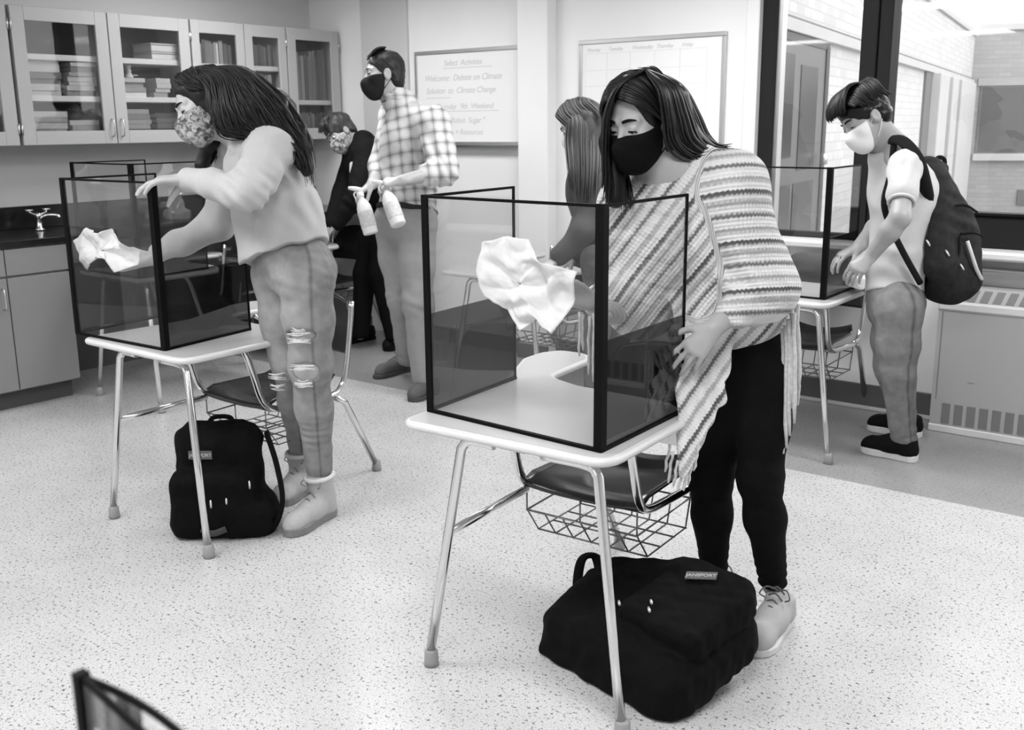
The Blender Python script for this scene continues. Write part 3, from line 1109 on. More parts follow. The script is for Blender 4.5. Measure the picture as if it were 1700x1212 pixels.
DESKS = [((-1.575, 1.925), math.radians(3.0), 'chair desk in front carrying the woman in the poncho\'s clear shield'),
         ((-3.325, 1.995), 0, 'chair desk at left with the tall shield the girl in ripped jeans wipes'),
         ((-5.13, 3.00), 0, 'chair desk standing by the base cabinets behind the left shield'),
         ((-5.43, 4.17), 0, 'chair desk beside the black counter where the dark hooded student bends'),
         ((-1.985, 4.285), 0, 'chair desk by the window in front of the boy with the backpack'),
         ((-3.45, 4.13), 0, 'chair desk by the back wall in front of the long haired girl')]
for i, ((x, y), a, lb) in enumerate(DESKS):
    o = desk0 if i == 0 else copy_tree(desk0)
    o.location = (x, y, 0)
    o.rotation_euler = (0, 0, a)
    tag(o, lb, 'desk', GRP)

# ---------------------------------------------------------------- clear desk shields
def panel(a, b, z0, z1, th=.003):
    a, b = V3(a), V3(b)
    d = nrm(b - a)
    n_ = np.array([-d[1], d[0]]) * th / 2
    q = [a - n_, b - n_, b + n_, a + n_]
    return MB().add([(p[0], p[1], z0) for p in q] + [(p[0], p[1], z1) for p in q],
                    [(0, 1, 2, 3), (4, 5, 6, 7), (0, 1, 5, 4), (1, 2, 6, 5), (2, 3, 7, 6), (3, 0, 4, 7)])

def strip(a, b, w, th):
    """flat bar from a to b (3D), w across in plan/height, th thick"""
    a, b = V3(a), V3(b)
    d = nrm(b - a)
    s = np.array([0, 0, 1.0]) if abs(d[2]) < .5 else None
    return a, b, d, s

def make_shield(bl, fl, fr, br, z0, h, label, bow=0.0):
    """plan corners back-left, front-left, front-right, back-right"""
    s = empty('desk_shield', (fl[0], fl[1], z0))
    tag(s, label, 'shield', 'clear desk shields')
    O = V3(fl)
    bl, fl, fr, br = [V3(p) - O for p in (bl, fl, fr, br)]
    zt = .27
    panel(fl, fr, .004, h).build('front_panel', M['clear_sheet'], s)
    for (a, b) in ((fl, bl), (fr, br)):
        panel(a, b, zt, h).build('side_panel', M['clear_sheet'], s)
        panel(a, b, .004, zt).build('tinted_panel', M['tinted_sheet'], s)
        e = b - nrm(b - a) * .004
        panel(a, b, 0, .008, .012).build('bottom_trim', M['black_trim'], s)
        panel(a, b, h - .004, h + .003, .008).build('top_trim', M['black_trim'], s)
        panel(b - nrm(b - a) * .005, b + nrm(b - a) * .001, 0, h + .003, .007).build('edge_trim', M['black_trim'], s)
    panel(fl, fr, 0, .008, .012).build('bottom_trim', M['black_trim'], s)
    panel(fl, fr, h - .004, h + .003, .009).build('top_trim', M['black_trim'], s)
    for (c, other, back, wd) in ((fl, fr, bl, .020), (fr, fl, br, .024)):
        u, v = nrm(other - c), nrm(back - c)
        o = c - u * .005 - v * .005
        pts = [o, o + u * wd, o + u * wd + v * .009, o + u * .009 + v * .009, o + u * .009 + v * wd, o + v * wd]
        mb = MB()
        mb.prism([tuple(p) for p in pts], 0, h + .004)
        mb.build('corner_post', M['black_trim'], s)
    return s
ZT = .7125
make_shield((-1.925, 2.445), (-1.885, 2.010), (-1.305, 1.985), (-1.325, 2.410), ZT, .585, 'clear shield with black edges on the front desk, wiped with a towel')
make_shield((-3.775, 2.450), (-3.725, 2.020), (-3.175, 2.040), (-3.240, 2.460), ZT, .585, 'clear shield with black edges gripped by the girl in ripped jeans')
make_shield((-5.425, 3.46), (-5.42, 3.005), (-4.85, 3.005), (-4.87, 3.44), ZT, .585, 'clear shield on the desk beside the base cabinets, behind the left shield')
make_shield((-2.32, 4.80), (-2.29, 4.385), (-1.72, 4.385), (-1.74, 4.80), ZT, .570, 'clear shield on the desk by the window, beside the boy')
nt_ = empty('side_table', (-.29, .40, 0))
tag(nt_, 'small table under the folded shield in the near left corner', 'table')
MB().prism(round_poly([(-.32, -.24), (.32, -.24), (.32, .22), (-.32, .22)], .05), .69, .712, .004).build('tabletop', M['desk_top'], nt_)
for sx in (-1, 1):
    for sy in (-1, 1):
        MB().tube([(sx * .27, sy * .18, .69), (sx * .29, sy * .19, 0)], .0135, 10).build('leg', M['chrome'], nt_)
# folded shield close to the camera
fs = empty('folded_shield', ((-0.566, 0.286, 1.155)[0], (-0.566, 0.286, 1.155)[1], ZT))
tag(fs, 'folded clear shield with black edges in the near left corner', 'shield', 'clear desk shields')
hh = .440
MB().box((-.004, -.004, 0), (.004, .004, hh + .003)).build('corner_post', M['black_trim'], fs)
for (bend, y1, nm) in ((.0045, .0, 'bowed_panel'), (.0, -.066, 'flat_panel')):
    P = [(x, y1 * x / .5 if bend == 0 else (bend * math.sin(math.pi * x / .11) if x < .11 else -bend * math.pi / .11 * (x - .11))) for x in np.linspace(0.005, .56, 45)]
    vs, fc = [], []
    for (x, y) in P:
        for z in (0.004, hh):
            vs += [(x, y - .0012, z), (x, y + .0012, z)]
    for i in range(len(P) - 1):
        a, b = i * 4, (i + 1) * 4
        fc += [(a, b, b + 2, a + 2), (a + 1, a + 3, b + 3, b + 1), (a, a + 1, b + 1, b), (a + 2, b + 2, b + 3, a + 3)]
    fc += [(0, 2, 3, 1), (b, b + 1, b + 3, b + 2)]
    MB().add(vs, fc, True).build(nm, M['clear_sheet'], fs)
    MB().tube([(x, y, hh) for (x, y) in P], .0024, 8).build('top_trim', M['black_trim'], fs)
    MB().tube([(x, y, .005) for (x, y) in P], .0024, 8).build('bottom_trim', M['black_trim'], fs)

# ---------------------------------------------------------------- backpacks on the floor
mat('backpack_black', 0.0055, 0.75, noise=0.35, nscale=300, bump=0.25, bscale=500, sheen=0.0)
mat('strap_black', 0.008, 0.8, bump=0.2, bscale=600)
mat('patch_grey', 0.10, 0.7)
mat('patch_ink', 0.42, 0.7)
mat('zip_metal', 0.75, 0.3, metal=0.6)
mat('suede_dark', 0.05, 0.9)

def axes(f, up=(0, 0, 1)):
    """rows: right, forward, up for a forward direction"""
    f = nrm(f)
    r = nrm(np.cross(f, up))
    return np.array([r, f, np.cross(r, f)])

def patch(parent, c, A, w, h, txt=None):
    """small sewn label; A rows = right, out, up"""
    A = np.array(A)
    q = [V3(c) + A[0] * sx * w / 2 + A[2] * sz * h / 2 + A[1] * o for o in (0, .003) for sx, sz in ((-1, -1), (1, -1), (1, 1), (-1, 1))]
    o = MB().add(q, [(0, 1, 2, 3), (4, 5, 6, 7), (0, 1, 5, 4), (1, 2, 6, 5), (2, 3, 7, 6), (3, 0, 4, 7)]).build('label_patch', M['patch_grey'], parent)
    if txt:
        cu = bpy.data.curves.new('lettering', 'FONT')
        cu.body = txt
        cu.size = h * .55
        cu.extrude = .0004
        cu.offset = h * .012
        cu.align_x = 'CENTER'
        t = bpy.data.objects.new('lettering_tmp', cu)
        COL.objects.link(t)
        me = bpy.data.meshes.new_from_object(t.evaluated_get(bpy.context.evaluated_depsgraph_get()))
        bpy.data.objects.remove(t)
        me.materials.clear()
        me.materials.append(M['patch_ink'])
        p = V3(c) + A[1] * .0034 - A[2] * h * .19
        mw = Matrix((( -A[0][0], A[2][0], A[1][0], p[0]), (-A[0][1], A[2][1], A[1][1], p[1]), (-A[0][2], A[2][2], A[1][2], p[2]), (0, 0, 0, 1)))
        me.transform(mw)
        t = bpy.data.objects.new('lettering', me)
        link(t, o)
    return o

def zip_pull(parent, p, d, n_, s=.022):
    p, d = V3(p), nrm(d)
    mb = MB()
    mb.tube([p, p + d * s * .5, p + d * s], [.003, .0045, .0035], 6)
    return mb.build('zip_pull', M['zip_metal'], parent)

# upright backpack below the left desk
c0 = V3((-3.140, 2.200, 0))
fA = axes((.62, -.785, 0))            # the front faces the camera
def loc(c, A, r, f, u):
    return V3(c) + A[0] * r + A[1] * f + A[2] * u
bp = world_root('backpack', tuple(c0))
tag(bp, 'black backpack standing upright on the floor under the left desk', 'backpack')
F_ = Field(c0 + V3((-.34, -.34, -.01)), c0 + V3((.34, .34, .52)), .006)
A0 = fA
F_.rbox(loc(c0, A0, 0, -.02, .205), (.158, .085, .212), .075, A0, .02)
F_.rbox(loc(c0, A0, .012, .075, .135), (.150, .055, .125), .05, A0, .015)
F_.rbox(loc(c0, A0, -.02, .02, .07), (.185, .10, .072), .05, A0, .03)
F_.warp(lambda P: .004 * vnoise(P, 45, 3) + .003 * vnoise(P, 90, 5))
F_.plane((0, 0, .004), (0, 0, -1))
bag = F_.build('bag', M['backpack_black'], bp, 1)
patch(bp, loc(c0, A0, .045, .068, .315), A0, .085, .032, 'JANSPORT')
MB().tube(smooth_path([loc(c0, A0, -.05, -.06, .39), loc(c0, A0, -.03, -.08, .415), loc(c0, A0, .03, -.08, .415), loc(c0, A0, .05, -.06, .39)], 5), .009, 8).build('carry_loop', M['strap_black'], bp)
for (r, f, u) in ((.0, .135, .165), (-.055, .128, .17), (-.135, .10, .225)):
    zip_pull(bp, loc(c0, A0, r, f, u), (0, 0, -1), A0[1], .030)
MB().tube(smooth_path([loc(c0, A0, -.17, -.06, .36), loc(c0, A0, -.215, .0, .25), loc(c0, A0, -.235, .03, .12), loc(c0, A0, -.20, .05, .03), loc(c0, A0, -.13, .08, .018)], 6), .022, 10, flat=(A0[0], .4)).build('strap', M['strap_black'], bp)
MB().tube(smooth_path([loc(c0, A0, .04, .140, .055), loc(c0, A0, .0, .145, .04), loc(c0, A0, -.05, .140, .055)], 5), .012, 8, flat=(A0[1], .3)).build('base_trim', M['suede_dark'], bp)

# backpack lying on the floor below the front desk
c1 = V3((-1.345, 2.290, 0))
Lx = nrm((.97, -.22, 0)); Wx = nrm(np.cross((0, 0, 1), Lx)); 
tilt = math.radians(14)               # the front side leans a little to the camera
Nz = V3((0, 0, 1)) * math.cos(tilt) - Wx * math.sin(tilt)
Wt = np.cross(Nz, Lx)
B1 = np.array([Lx, Wt, Nz])
bp = world_root('backpack', tuple(c1))
tag(bp, 'black backpack lying on the floor under the front desk beside the sneakers', 'backpack')
def q1(l, w, n_):
    return V3((c1[0], c1[1], .105)) + Lx * l + Wt * w + Nz * n_
F_ = Field(c1 + V3((-.48, -.42, -.01)), c1 + V3((.48, .45, .40)), .006)
F_.rbox(q1(.0, 0, -.005), (.270, .190, .088), .075, B1, .02)
F_.ell(q1(-.04, .02, .04), (.235, .165, .075), B1, .05)
F_.rbox(q1(.125, .045, .098), (.140, .135, .046), .030, B1, .010)
F_.rbox(q1(.11, .16, .10), (.12, .05, .05), .03, B1, .03)
F_.rbox(q1(-.02, -.09, -.06), (.25, .12, .05), .045, B1, .03)
F_.cone(q1(-.20, .10, .075), q1(.02, .14, .11), .030, .040, .03)
F_.warp(lambda P: .005 * vnoise(P, 40, 13) + .003 * vnoise(P, 95, 15))
F_.plane((0, 0, .004), (0, 0, -1))
F_.build('bag', M['backpack_black'], bp, 1)
An = np.array([-Wt, Nz, Lx])
patch(bp, q1(.115, .125, .156), np.array([nrm(-Lx * .85 - Wt * .5), Nz, nrm(np.cross(Nz, nrm(-Lx * .85 - Wt * .5))) * -1]), .085, .032, 'JANSPORT')
MB().tube(smooth_path([q1(-.27, .09, .03), q1(-.33, .13, .05), q1(-.345, .09, .06), q1(-.30, .02, .03), q1(-.26, -.01, .0)], 6), .016, 8, flat=(nrm(Nz), .35)).build('carry_loop', M['strap_black'], bp)
MB().tube(smooth_path([q1(-.27, .0, -.02), q1(-.30, -.10, -.06), q1(-.22, -.20, -.09), q1(-.05, -.235, -.085), q1(.12, -.235, -.085)], 6), .022, 10, flat=(nrm(Nz), .45)).build('strap', M['strap_black'], bp)
for (l, w_, n_) in ((.06, -.02, .146), (.075, -.045, .142), (-.03, -.055, .125), (-.055, -.06, .124)):
    zip_pull(bp, q1(l, w_, n_), Wx * -.4 + Lx * .5, Nz, .026)

# ---------------------------------------------------------------- things inside the wall cabinets
for k, v in enumerate((.05, .10, .17, .27, .42, .60)):
    mat('cover_%d' % k, v, 0.45, noise=0.08, nscale=30)
mat('paper_block', 0.42, 0.9, noise=0.05, nscale=120)
def book(c, w, d, h, m, label, group, rz=0.0):
    """lying book: w along y, d along x (towards the wall), spine to the room"""
    o = empty('book', c, rz)
    tag(o, label, 'book', group)
    t = min(.004, h * .14)
    mb = MB().box((-d, -w / 2, 0), (0, w / 2, t)).box((-d, -w / 2, h - t), (0, w / 2, h)).box((-.003, -w / 2, t), (0, w / 2, h - t))
    mb.build('cover', m, o)
    MB().box((-d + .004, -w / 2 + .004, t), (-.003, w / 2 - .004, h - t)).build('pages', M['paper_block'], o)
    return o
def upright(c, th, d, h, m, label, group):
    o = empty('book', c)
    tag(o, label, 'book', group)
    t = min(.003, th * .15)
    MB().box((-d, -th / 2, 0), (0, -th / 2 + t, h)).box((-d, th / 2 - t, 0), (0, th / 2, h)).box((-.003, -th / 2 + t, 0), (0, th / 2 - t, h)).build('cover', m, o)
    MB().box((-d + .004, -th / 2 + t, .003), (-.003, th / 2 - t, h - .003)).build('pages', M['paper_block'], o)
    return o
ORD = ['bottom', 'second', 'third', 'fourth', 'fifth', 'sixth', 'seventh', 'eighth', 'ninth']
SX = UX - .055
def stack(y, z, n, w, hs, tone, where, off=0.0, seed=0):
    r = random.Random(seed)
    zz = z
    for i in range(n):
        h = hs * r.uniform(.8, 1.2)
        nm = 'top' if i == n - 1 else ORD[i]
        book((SX - r.uniform(0, .02), y + off * i + r.uniform(-.006, .006), zz + .0005), w * r.uniform(.92, 1.05), .20, h, M['cover_%d' % r.choice(tone)],
             '%s book from below in the %s' % (nm, where) if nm not in ('top', 'bottom') else '%s book of the %s' % (nm, where), 'books in the ' + where)
        zz += h + .001
    return zz
S1, S2, S0 = 1.8835, 1.6595, 1.416
stack(3.10, S2, 6, .20, .032, (1, 2, 3, 4), 'big stack behind the first glass door', 0, 1)
stack(3.32, S2, 7, .17, .025, (2, 3, 4), 'neat stack behind the first glass door', 0.004, 2)
stack(3.11, S0, 5, .20, .030, (3, 4, 4, 5), 'pale stack on the bottom shelf of the first door', 0, 3)
stack(3.33, S0, 4, .18, .030, (3, 4, 5), 'short pale stack on the bottom shelf beside it', 0, 4)
stack(3.65, S2, 4, .17, .026, (3, 4, 5), 'stack below a white figure behind the second glass door', 0, 5)
stack(3.845, S2, 4, .10, .026, (3, 4), 'small slanting stack behind the second glass door', 0.008, 6)
stack(3.66, S0, 6, .18, .030, (2, 4, 3), 'mixed stack at the bottom of the second glass door', 0, 7)
stack(3.87, S0, 5, .15, .032, (0, 1, 1), 'dark stack at the bottom of the second glass door', 0, 8)
stack(2.62, S0, 6, .20, .035, (0, 1), 'dark stack in the cabinet at the picture edge', 0, 9)
for (y, z0, hh_, nm) in ((3.90, S1, .045, 'lower'), (3.90, S1 + .0465, .05, 'upper')):
    o = empty('storage_box', (SX - .01, y, z0 + .0005)); tag(o, '%s of two white boxes on the top cabinet shelf' % nm, 'box', 'white boxes in the cabinet')
    MB().box((-.2, -.10, 0), (0, .10, hh_ - .013), .003).build('box', M['cover_5'], o)
    MB().box((-.204, -.104, hh_ - .013), (.004, .104, hh_), .003).build('lid', M['cover_4'], o)
fg = empty('figurine', (SX - .06, 3.665, S2 + .112)); tag(fg, 'small white figurine on a book stack in the cabinet', 'figurine')
MB().lathe([(.022, 0), (.026, .01), (.012, .03), (.016, .045), (.010, .055), (.016, .062), (.016, .075), (.004, .085)], n=12).build('figure', M['cover_5'], fg)
MB().box((-.02, .018, .012), (.02, .05, .02), .003).build('base', M['cover_4'], fg)
# mixed trays and upright books in the narrow cabinets
r = random.Random(4)
def row(y0, y1, z, h, where, tones, seed, dmin=.012, dmax=.03):
    r = random.Random(seed)
    y = y0
    i = 0
    names = ['first', 'second', 'third', 'fourth', 'fifth', 'sixth', 'seventh', 'eighth', 'ninth', 'tenth', 'eleventh', 'twelfth', 'thirteenth', 'fourteenth', 'fifteenth', 'sixteenth']
    while y < y1 - dmax and i < 16:
        t = r.uniform(dmin, dmax)
        upright((SX - r.uniform(0, .02), y + t / 2, z + .0005), t, .17, h * r.uniform(.8, 1.0), M['cover_%d' % r.choice(tones)], '%s upright book from the left in the %s' % (names[i], where), 'books in the ' + where)
        y += t + .001
        i += 1
for (z, h, nm) in ((1.8725, .15, 'top'), (1.7355, .09, 'second'), (1.6005, .09, 'third'), (1.416, .14, 'bottom')):
    row(4.125, 4.41, z, h, nm + ' level of the left narrow door', (0, 1, 2, 2, 3, 5), int(z * 1000))
    row(4.52, 4.75, z, h, nm + ' level of the right narrow door', (0, 0, 1, 2, 3), int(z * 1000) + 5)
row(4.87, 5.22, 1.6555, .36, 'tall files of the corner cabinet', (2, 2, 3, 1), 77, .02, .035)
row(4.87, 5.20, 1.416, .16, 'bottom level of the corner cabinet', (0, 1, 1, 2), 78)
# clear plastic bag on the counter
sheet_mat('bag_film', 0.80, 0.10, haze=0.12)
cb = V3((-5.80, 3.90, .907))
F_ = Field(cb + V3((-.10, -.10, 0)), cb + V3((.10, .10, .18)), .006)
F_.cone(cb + V3((0, 0, .045)), cb + V3((0, .02, .15)), .062, .010, .02).rbox(cb + V3((0, 0, .03)), (.06, .07, .03), .02, None, .02)
F_.warp(lambda P: .010 * vnoise(P, 70, 8))
F_.plane((0, 0, .908), (0, 0, -1))
o = world_root('plastic_bag', tuple(cb)); tag(o, 'crumpled clear plastic bag standing on the black counter', 'bag')
F_.build('film', M['bag_film'], o, 0)
MB().tube([cb + V3((-.02, .0, .155)), cb + V3((.02, .03, .16))], .006, 8).build('tie', M['white_trim'], o)

# ---------------------------------------------------------------- people: shared builders
def skin_mat(name, v):
    m = mat(name, v, 0.45, noise=0.04, nscale=40, bump=0.05, bscale=250)
    b = m.node_tree.nodes['Principled BSDF']
    b.inputs['Subsurface Weight'].default_value = 0.12
    b.inputs['Subsurface Radius'].default_value = (0.01, 0.01, 0.01)
    b.inputs['Subsurface Scale'].default_value = 0.5
    return m

def hair_mat(name, v, rough=0.38, streak=0.6):
    m = bpy.data.materials.new(name)
    m.use_nodes = True
    nt = m.node_tree
    b = nt.nodes['Principled BSDF']
    b.inputs['Roughness'].default_value = rough
    b.inputs['Specular IOR Level'].default_value = 0.28
    at = nd(nt, 'ShaderNodeAttribute')
    at.attribute_name = 'tone'
    mr = nd(nt, 'ShaderNodeMapRange')
    mr.inputs['To Min'].default_value = v * (1 - streak)
    mr.inputs['To Max'].default_value = v * (1 + streak)
    nt.links.new(at.outputs['Fac'], mr.inputs['Value'])
    nt.links.new(mr.outputs['Result'], b.inputs['Base Color'])
    MATS[name] = m
    return m

def head_axes(face, up):
    """rows: left->right (person's left is -x when facing us is irrelevant), face, up"""
    f = nrm(face)
    u = V3(up) - f * (V3(up) @ f)
    u = nrm(u)
    return np.array([np.cross(f, u), f, u])       # person's right, face, up

class Head:
    def __init__(self, c, face, up=(0, 0, 1), s=1.0):
        self.c, self.A, self.s = V3(c), head_axes(face, up), s
    def p(self, r, f, u):
        return self.c + self.s * (self.A[0] * r + self.A[1] * f + self.A[2] * u)
    def ell(self, F, r, f, u, rad, k=.015, op='add'):
        F.ell(self.p(r, f, u), V3(rad) * self.s, self.A, k * self.s, op)
    def cone(self, F, a, b, r1, r2, k=.01, op='add'):
        F.cone(self.p(*a), self.p(*b), r1 * self.s, r2 * self.s, k * self.s, op)
    def skull(self, F, grow=0.0, features=True):
        g = grow
        self.ell(F, 0, -.012, .040, (.074 + g, .094 + g, .084 + g), .02)
        self.ell(F, 0, .028, -.030, (.057 + g, .062 + g, .080 + g), .03)
        self.ell(F, 0, .062, -.088, (.026 + g, .024 + g, .024 + g), .03)         # chin
        self.cone(F, (-.048, -.005, -.045), (-.022, .055, -.088), .020 + g, .018 + g, .03)
        self.cone(F, (.048, -.005, -.045), (.022, .055, -.088), .020 + g, .018 + g, .03)
        for s in (-1, 1):
            self.ell(F, s * .040, .056, -.022, (.022 + g, .022 + g, .022 + g), .03)            # cheekbone
        if not features:
            return
        for s in (-1, 1):
            self.cone(F, (s * .012, .084, .030), (s * .045, .070, .028), .009, .007, .012)   # brow
            self.ell(F, s * .031, .096, .008, (.017, .013, .0105), .012, 'cut')    # eye socket
        self.cone(F, (0, .082, .018), (0, .103, -.026), .0065, .0105, .010)        # nose
        for s in (-1, 1):
            self.ell(F, s * .010, .094, -.031, (.0085, .010, .008), .006)
        self.cone(F, (-.018, .083, -.056), (.018, .083, -.056), .0055, .0055, .008)   # lips
        self.cone(F, (-.016, .081, -.067), (.016, .081, -.067), .006, .006, .008)
        for s in (-1, 1):                                                          # ears
            self.ell(F, s * .077, -.006, -.004, (.011, .021, .033), .006)
            self.ell(F, s * .087, -.002, .0, (.006, .011, .019), .004, 'cut')
    def lids(self, F, close=.6):
        for s in (-1, 1):
            self.ell(F, s * .031, .0755, .0085 + .004 * (1 - close), (.0150, .0125, .0105), .004)
    def eyes(self, parent, close=.6, iris_dir=(0, 1, -.4)):
        for s in (-1, 1):
            c = self.p(s * .031, .0748, .0045)
            n = 14
            mb = MB()
            prof = [(.0118 * math.sin(t), -.0118 * math.cos(t)) for t in np.linspace(.05, math.pi - .05, 12)]
            e = mb.lathe([(r * self.s, z * self.s) for r, z in prof], c, 16).build('eye', M['eye_white'], parent)
            d = nrm(self.A[0] * iris_dir[0] + self.A[1] * iris_dir[1] + self.A[2] * iris_dir[2])
            q = c + d * .0085 * self.s
            a1 = nrm(np.cross(d, self.A[2])); a2 = np.cross(d, a1)
            ax = np.array([a1, a2, d]).T
            MB().lathe([(.0062 * self.s, 0), (.0055 * self.s, .0022 * self.s), (.002 * self.s, .0034 * self.s)], q, 14, ax).build('iris', M['eye_dark'], e)
            lash = [self.p(s * (.031 + t * .0155), .0865 - .006 * abs(t) ** 2, .0035 - .004 * abs(t) ** 2 + (.003 if close < .5 else 0)) for t in np.linspace(-1, 1, 9)]
            MB().tube(lash, [.0008] + [.0021] * 7 + [.0010], 6).build('eyelashes', M['lash'], e)
    def brows(self, parent, m, th=.0032):
        for s in (-1, 1):
            P = [self.p(s * (.012 + .036 * t), .0945 - .017 * t ** 1.6, .029 + .006 * math.sin(t * 2.4) - .003 * t) for t in np.linspace(0, 1, 8)]
            MB().tube(P, [th * .8, th, th * 1.05, th, th * .9, th * .75, th * .55, th * .25], 6, flat=(self.A[1], .5)).build('eyebrow', m, parent)
    def mask(self, parent, m, h=.004, puff=.012, top=-.010, name='face_mask', strap=None, attrs=None, rear=.008):
        lo, hi = self.c - .16 * self.s, self.c + .16 * self.s
        F = Field(lo, hi, h)
        self.skull(F, .0045, False)
        self.cone(F, (0, .084, -.010), (0, .096 + puff * .4, -.034), .014, .022, .020)
        self.ell(F, 0, .070, -.055, (.040, .038 + puff, .050), .02)
        # keep only the lower front of the face
        pts = [((0, .10, top + .004), (0, .10, 1.0)), ((0, rear, -.04), (0, -1.0, -.10)), ((0, .02, -.122), (0, -.25, -1.0))]
        for q, n_ in pts:
            F.plane(self.p(*q), self.A[0] * n_[0] + self.A[1] * n_[1] + self.A[2] * n_[2])
        o = F.build(name, m, parent, 2, attrs=attrs)
        for s in (-1, 1):
            for (a, b) in (((s * .060, .025, -.026), (s * .079, -.016, .026)), ((s * .055, .02, -.085), (s * .078, -.022, -.028))):
                mid = ((a[0] + b[0]) / 2 + s * .006, (a[1] + b[1]) / 2, (a[2] + b[2]) / 2)
                MB().tube(smooth_path([self.p(*a), self.p(*mid), self.p(*b)], 4), .0018, 6).build('ear_loop', strap or m, o)
        return o

def hand(F, wrist, d, n_, side, curl=(.3, .3, .3, .35), thumb=(.6, .25), spread=.10, s=1.0, k=.006):
    """wrist point, finger direction d, back-of-hand normal n_, side=+1: thumb on the +cross(d,n) side"""
    d = nrm(d)
    n_ = V3(n_) - d * (V3(n_) @ d)
    n_ = nrm(n_)
    t = np.cross(d, n_) * side            # towards the thumb
    w = V3(wrist)
    q = lambda a, b, c: w + s * (d * a + t * b + n_ * c)
    F.cone(q(-.02, 0, 0), q(.02, 0, 0), .024 * s, .026 * s, .01, squash=(n_, .72))
    F.cone(q(.02, .004, 0), q(.075, .026, .002), .020 * s, .0135 * s, .010, squash=(n_, .75))
    F.cone(q(.02, -.002, 0), q(.082, .008, .003), .020 * s, .0135 * s, .010, squash=(n_, .75))
    F.cone(q(.02, -.006, 0), q(.080, -.011, .002), .020 * s, .013 * s, .010, squash=(n_, .75))
    F.cone(q(.02, -.010, 0), q(.072, -.029, 0), .019 * s, .0125 * s, .010, squash=(n_, .75))
    base = [(.080, .028), (.086, .009), (.083, -.011), (.073, -.030)]
    ln = [(.040, .024, .020), (.044, .027, .021), (.041, .025, .020), (.033, .019, .018)]
    tips = []
    for i in range(4):
        a = math.atan2(base[i][1], .16) * (spread / .10) * .55
        dd = nrm(d * math.cos(a) + t * math.sin(a))
        p = q(base[i][0] - .008, base[i][1], .001)
        ang = 0.0
        rad = (.0088, .0080, .0074, .0064)
        for j in range(3):
            ang += curl[i] * (1.0, 1.15, .8)[j]
            v = dd * math.cos(ang) - n_ * math.sin(ang)
            p2 = p + v * ln[i][j] * s
            rr = (.93 if i == 3 else 1.0) * s
            F.cone(p, p2, rad[j] * rr, rad[j + 1] * rr, k * .5)
            p = p2
        tips.append(p)
    b0 = q(.012, .022, -.004)
    out, fold = thumb
    v = nrm(d * math.cos(out) + t * math.sin(out) - n_ * fold)
    p1 = b0 + v * .042 * s
    v2 = nrm(v + d * .25 - n_ * fold * .6 - t * .1)
    p2 = p1 + v2 * .032 * s
    p3 = p2 + nrm(v2 + d * .1 - n_ * fold * .5) * .024 * s
    F.cone(b0, p1, .0135 * s, .0105 * s, .012)
    F.cone(p1, p2, .0105 * s, .0095 * s, .004)
    F.cone(p2, p3, .0092 * s, .0070 * s, .004)
    return tips, p3

def shoe(parent, heel, toe, m_up, m_sole, m_lace, high=False, s=1.0, name='shoe', sole_h=.025, m_collar=None, h=.005):
    """heel and toe on the floor"""
    heel, toe = V3(heel), V3(toe)
    d = nrm(toe - heel)
    L_ = np.linalg.norm(toe - heel)
    sd = np.cross(d, (0, 0, 1.0))
    P = lambda a, b, z: heel + d * a * L_ + sd * b + V3((0, 0, z))
    lo = np.minimum(heel, toe) - .09
    hi = np.maximum(heel, toe) + V3((.09, .09, .26))
    lo[2] = -.01
    F = Field(lo, hi, h)
    F.cone(P(.16, 0, .050), P(.45, 0, .055), .040, .042, .02)
    F.cone(P(.45, 0, .052), P(.80, .004, .040), .042, .040, .02)
    F.cone(P(.80, .004, .038), P(.87, .0, .034), .040, .036, .02)
    F.cone(P(.16, 0, .05), P(.18, 0, .095), .040, .038, .02)
    F.cone(P(.22, 0, .095), P(.55, 0, .062), .036, .034, .03)
    if high:
        F.cone(P(.22, 0, .09), P(.27, 0, .185), .047, .056, .02)
    F.plane((0, 0, sole_h * .8), (0, 0, -1))
    ztop = .175 if high else .105
    F.plane(P(.2, 0, ztop), nrm(-d * .12 + V3((0, 0, 1))))
    o = F.build(name, m_up, parent, 1)
    # sole follows the foot outline
    out = []
    for t, w_ in ((0.0, .012), (.02, .026), (.10, .037), (.25, .036), (.45, .037), (.65, .045), (.80, .047), (.92, .037), (.985, .020), (1.0, .008)):
        out.append((t, w_))
    poly = [P(t, w_, 0)[:2] for t, w_ in out] + [P(t, -w_, 0)[:2] for t, w_ in reversed(out)]
    MB().prism([tuple(p) for p in poly], 0.0, sole_h, .004).build('sole', m_sole, o)
    n = 5
    for i in range(n):
        a0, a1 = .62 - .075 * i, .585 - .075 * i
        z = .088 + .012 * i if not high else .085 + .019 * i
        wv = .022
        pts = [P(a0, -wv, z - .012), P((a0 + a1) / 2 + .01, 0, z + .006), P(a1, wv, z - .006)]
        MB().tube(smooth_path(pts, 4), .0028, 6).build('lace', m_lace, o)
    bz = .143 if not high else .175
    ba = .30 if not high else .34
    for s_ in (-1, 1):
        MB().tube(smooth_path([P(ba, 0, bz - .012), P(ba + .06, s_ * .03, bz), P(ba + .12, s_ * .045, bz - .018), P(ba + .10, s_ * .03, bz - .03)], 5), .0024, 6).build('lace', m_lace, o)
    if m_collar is not None:
        ring = [P(.265, 0, ztop + .003) + (d * math.cos(t) * .055 + sd * math.sin(t) * .052) + V3((0, 0, -.006 * math.cos(t))) for t in np.linspace(0, 2 * math.pi, 18, endpoint=False)]
        MB().tube(ring, .009, 8, closed=True).build('collar', m_collar, o)
    return o

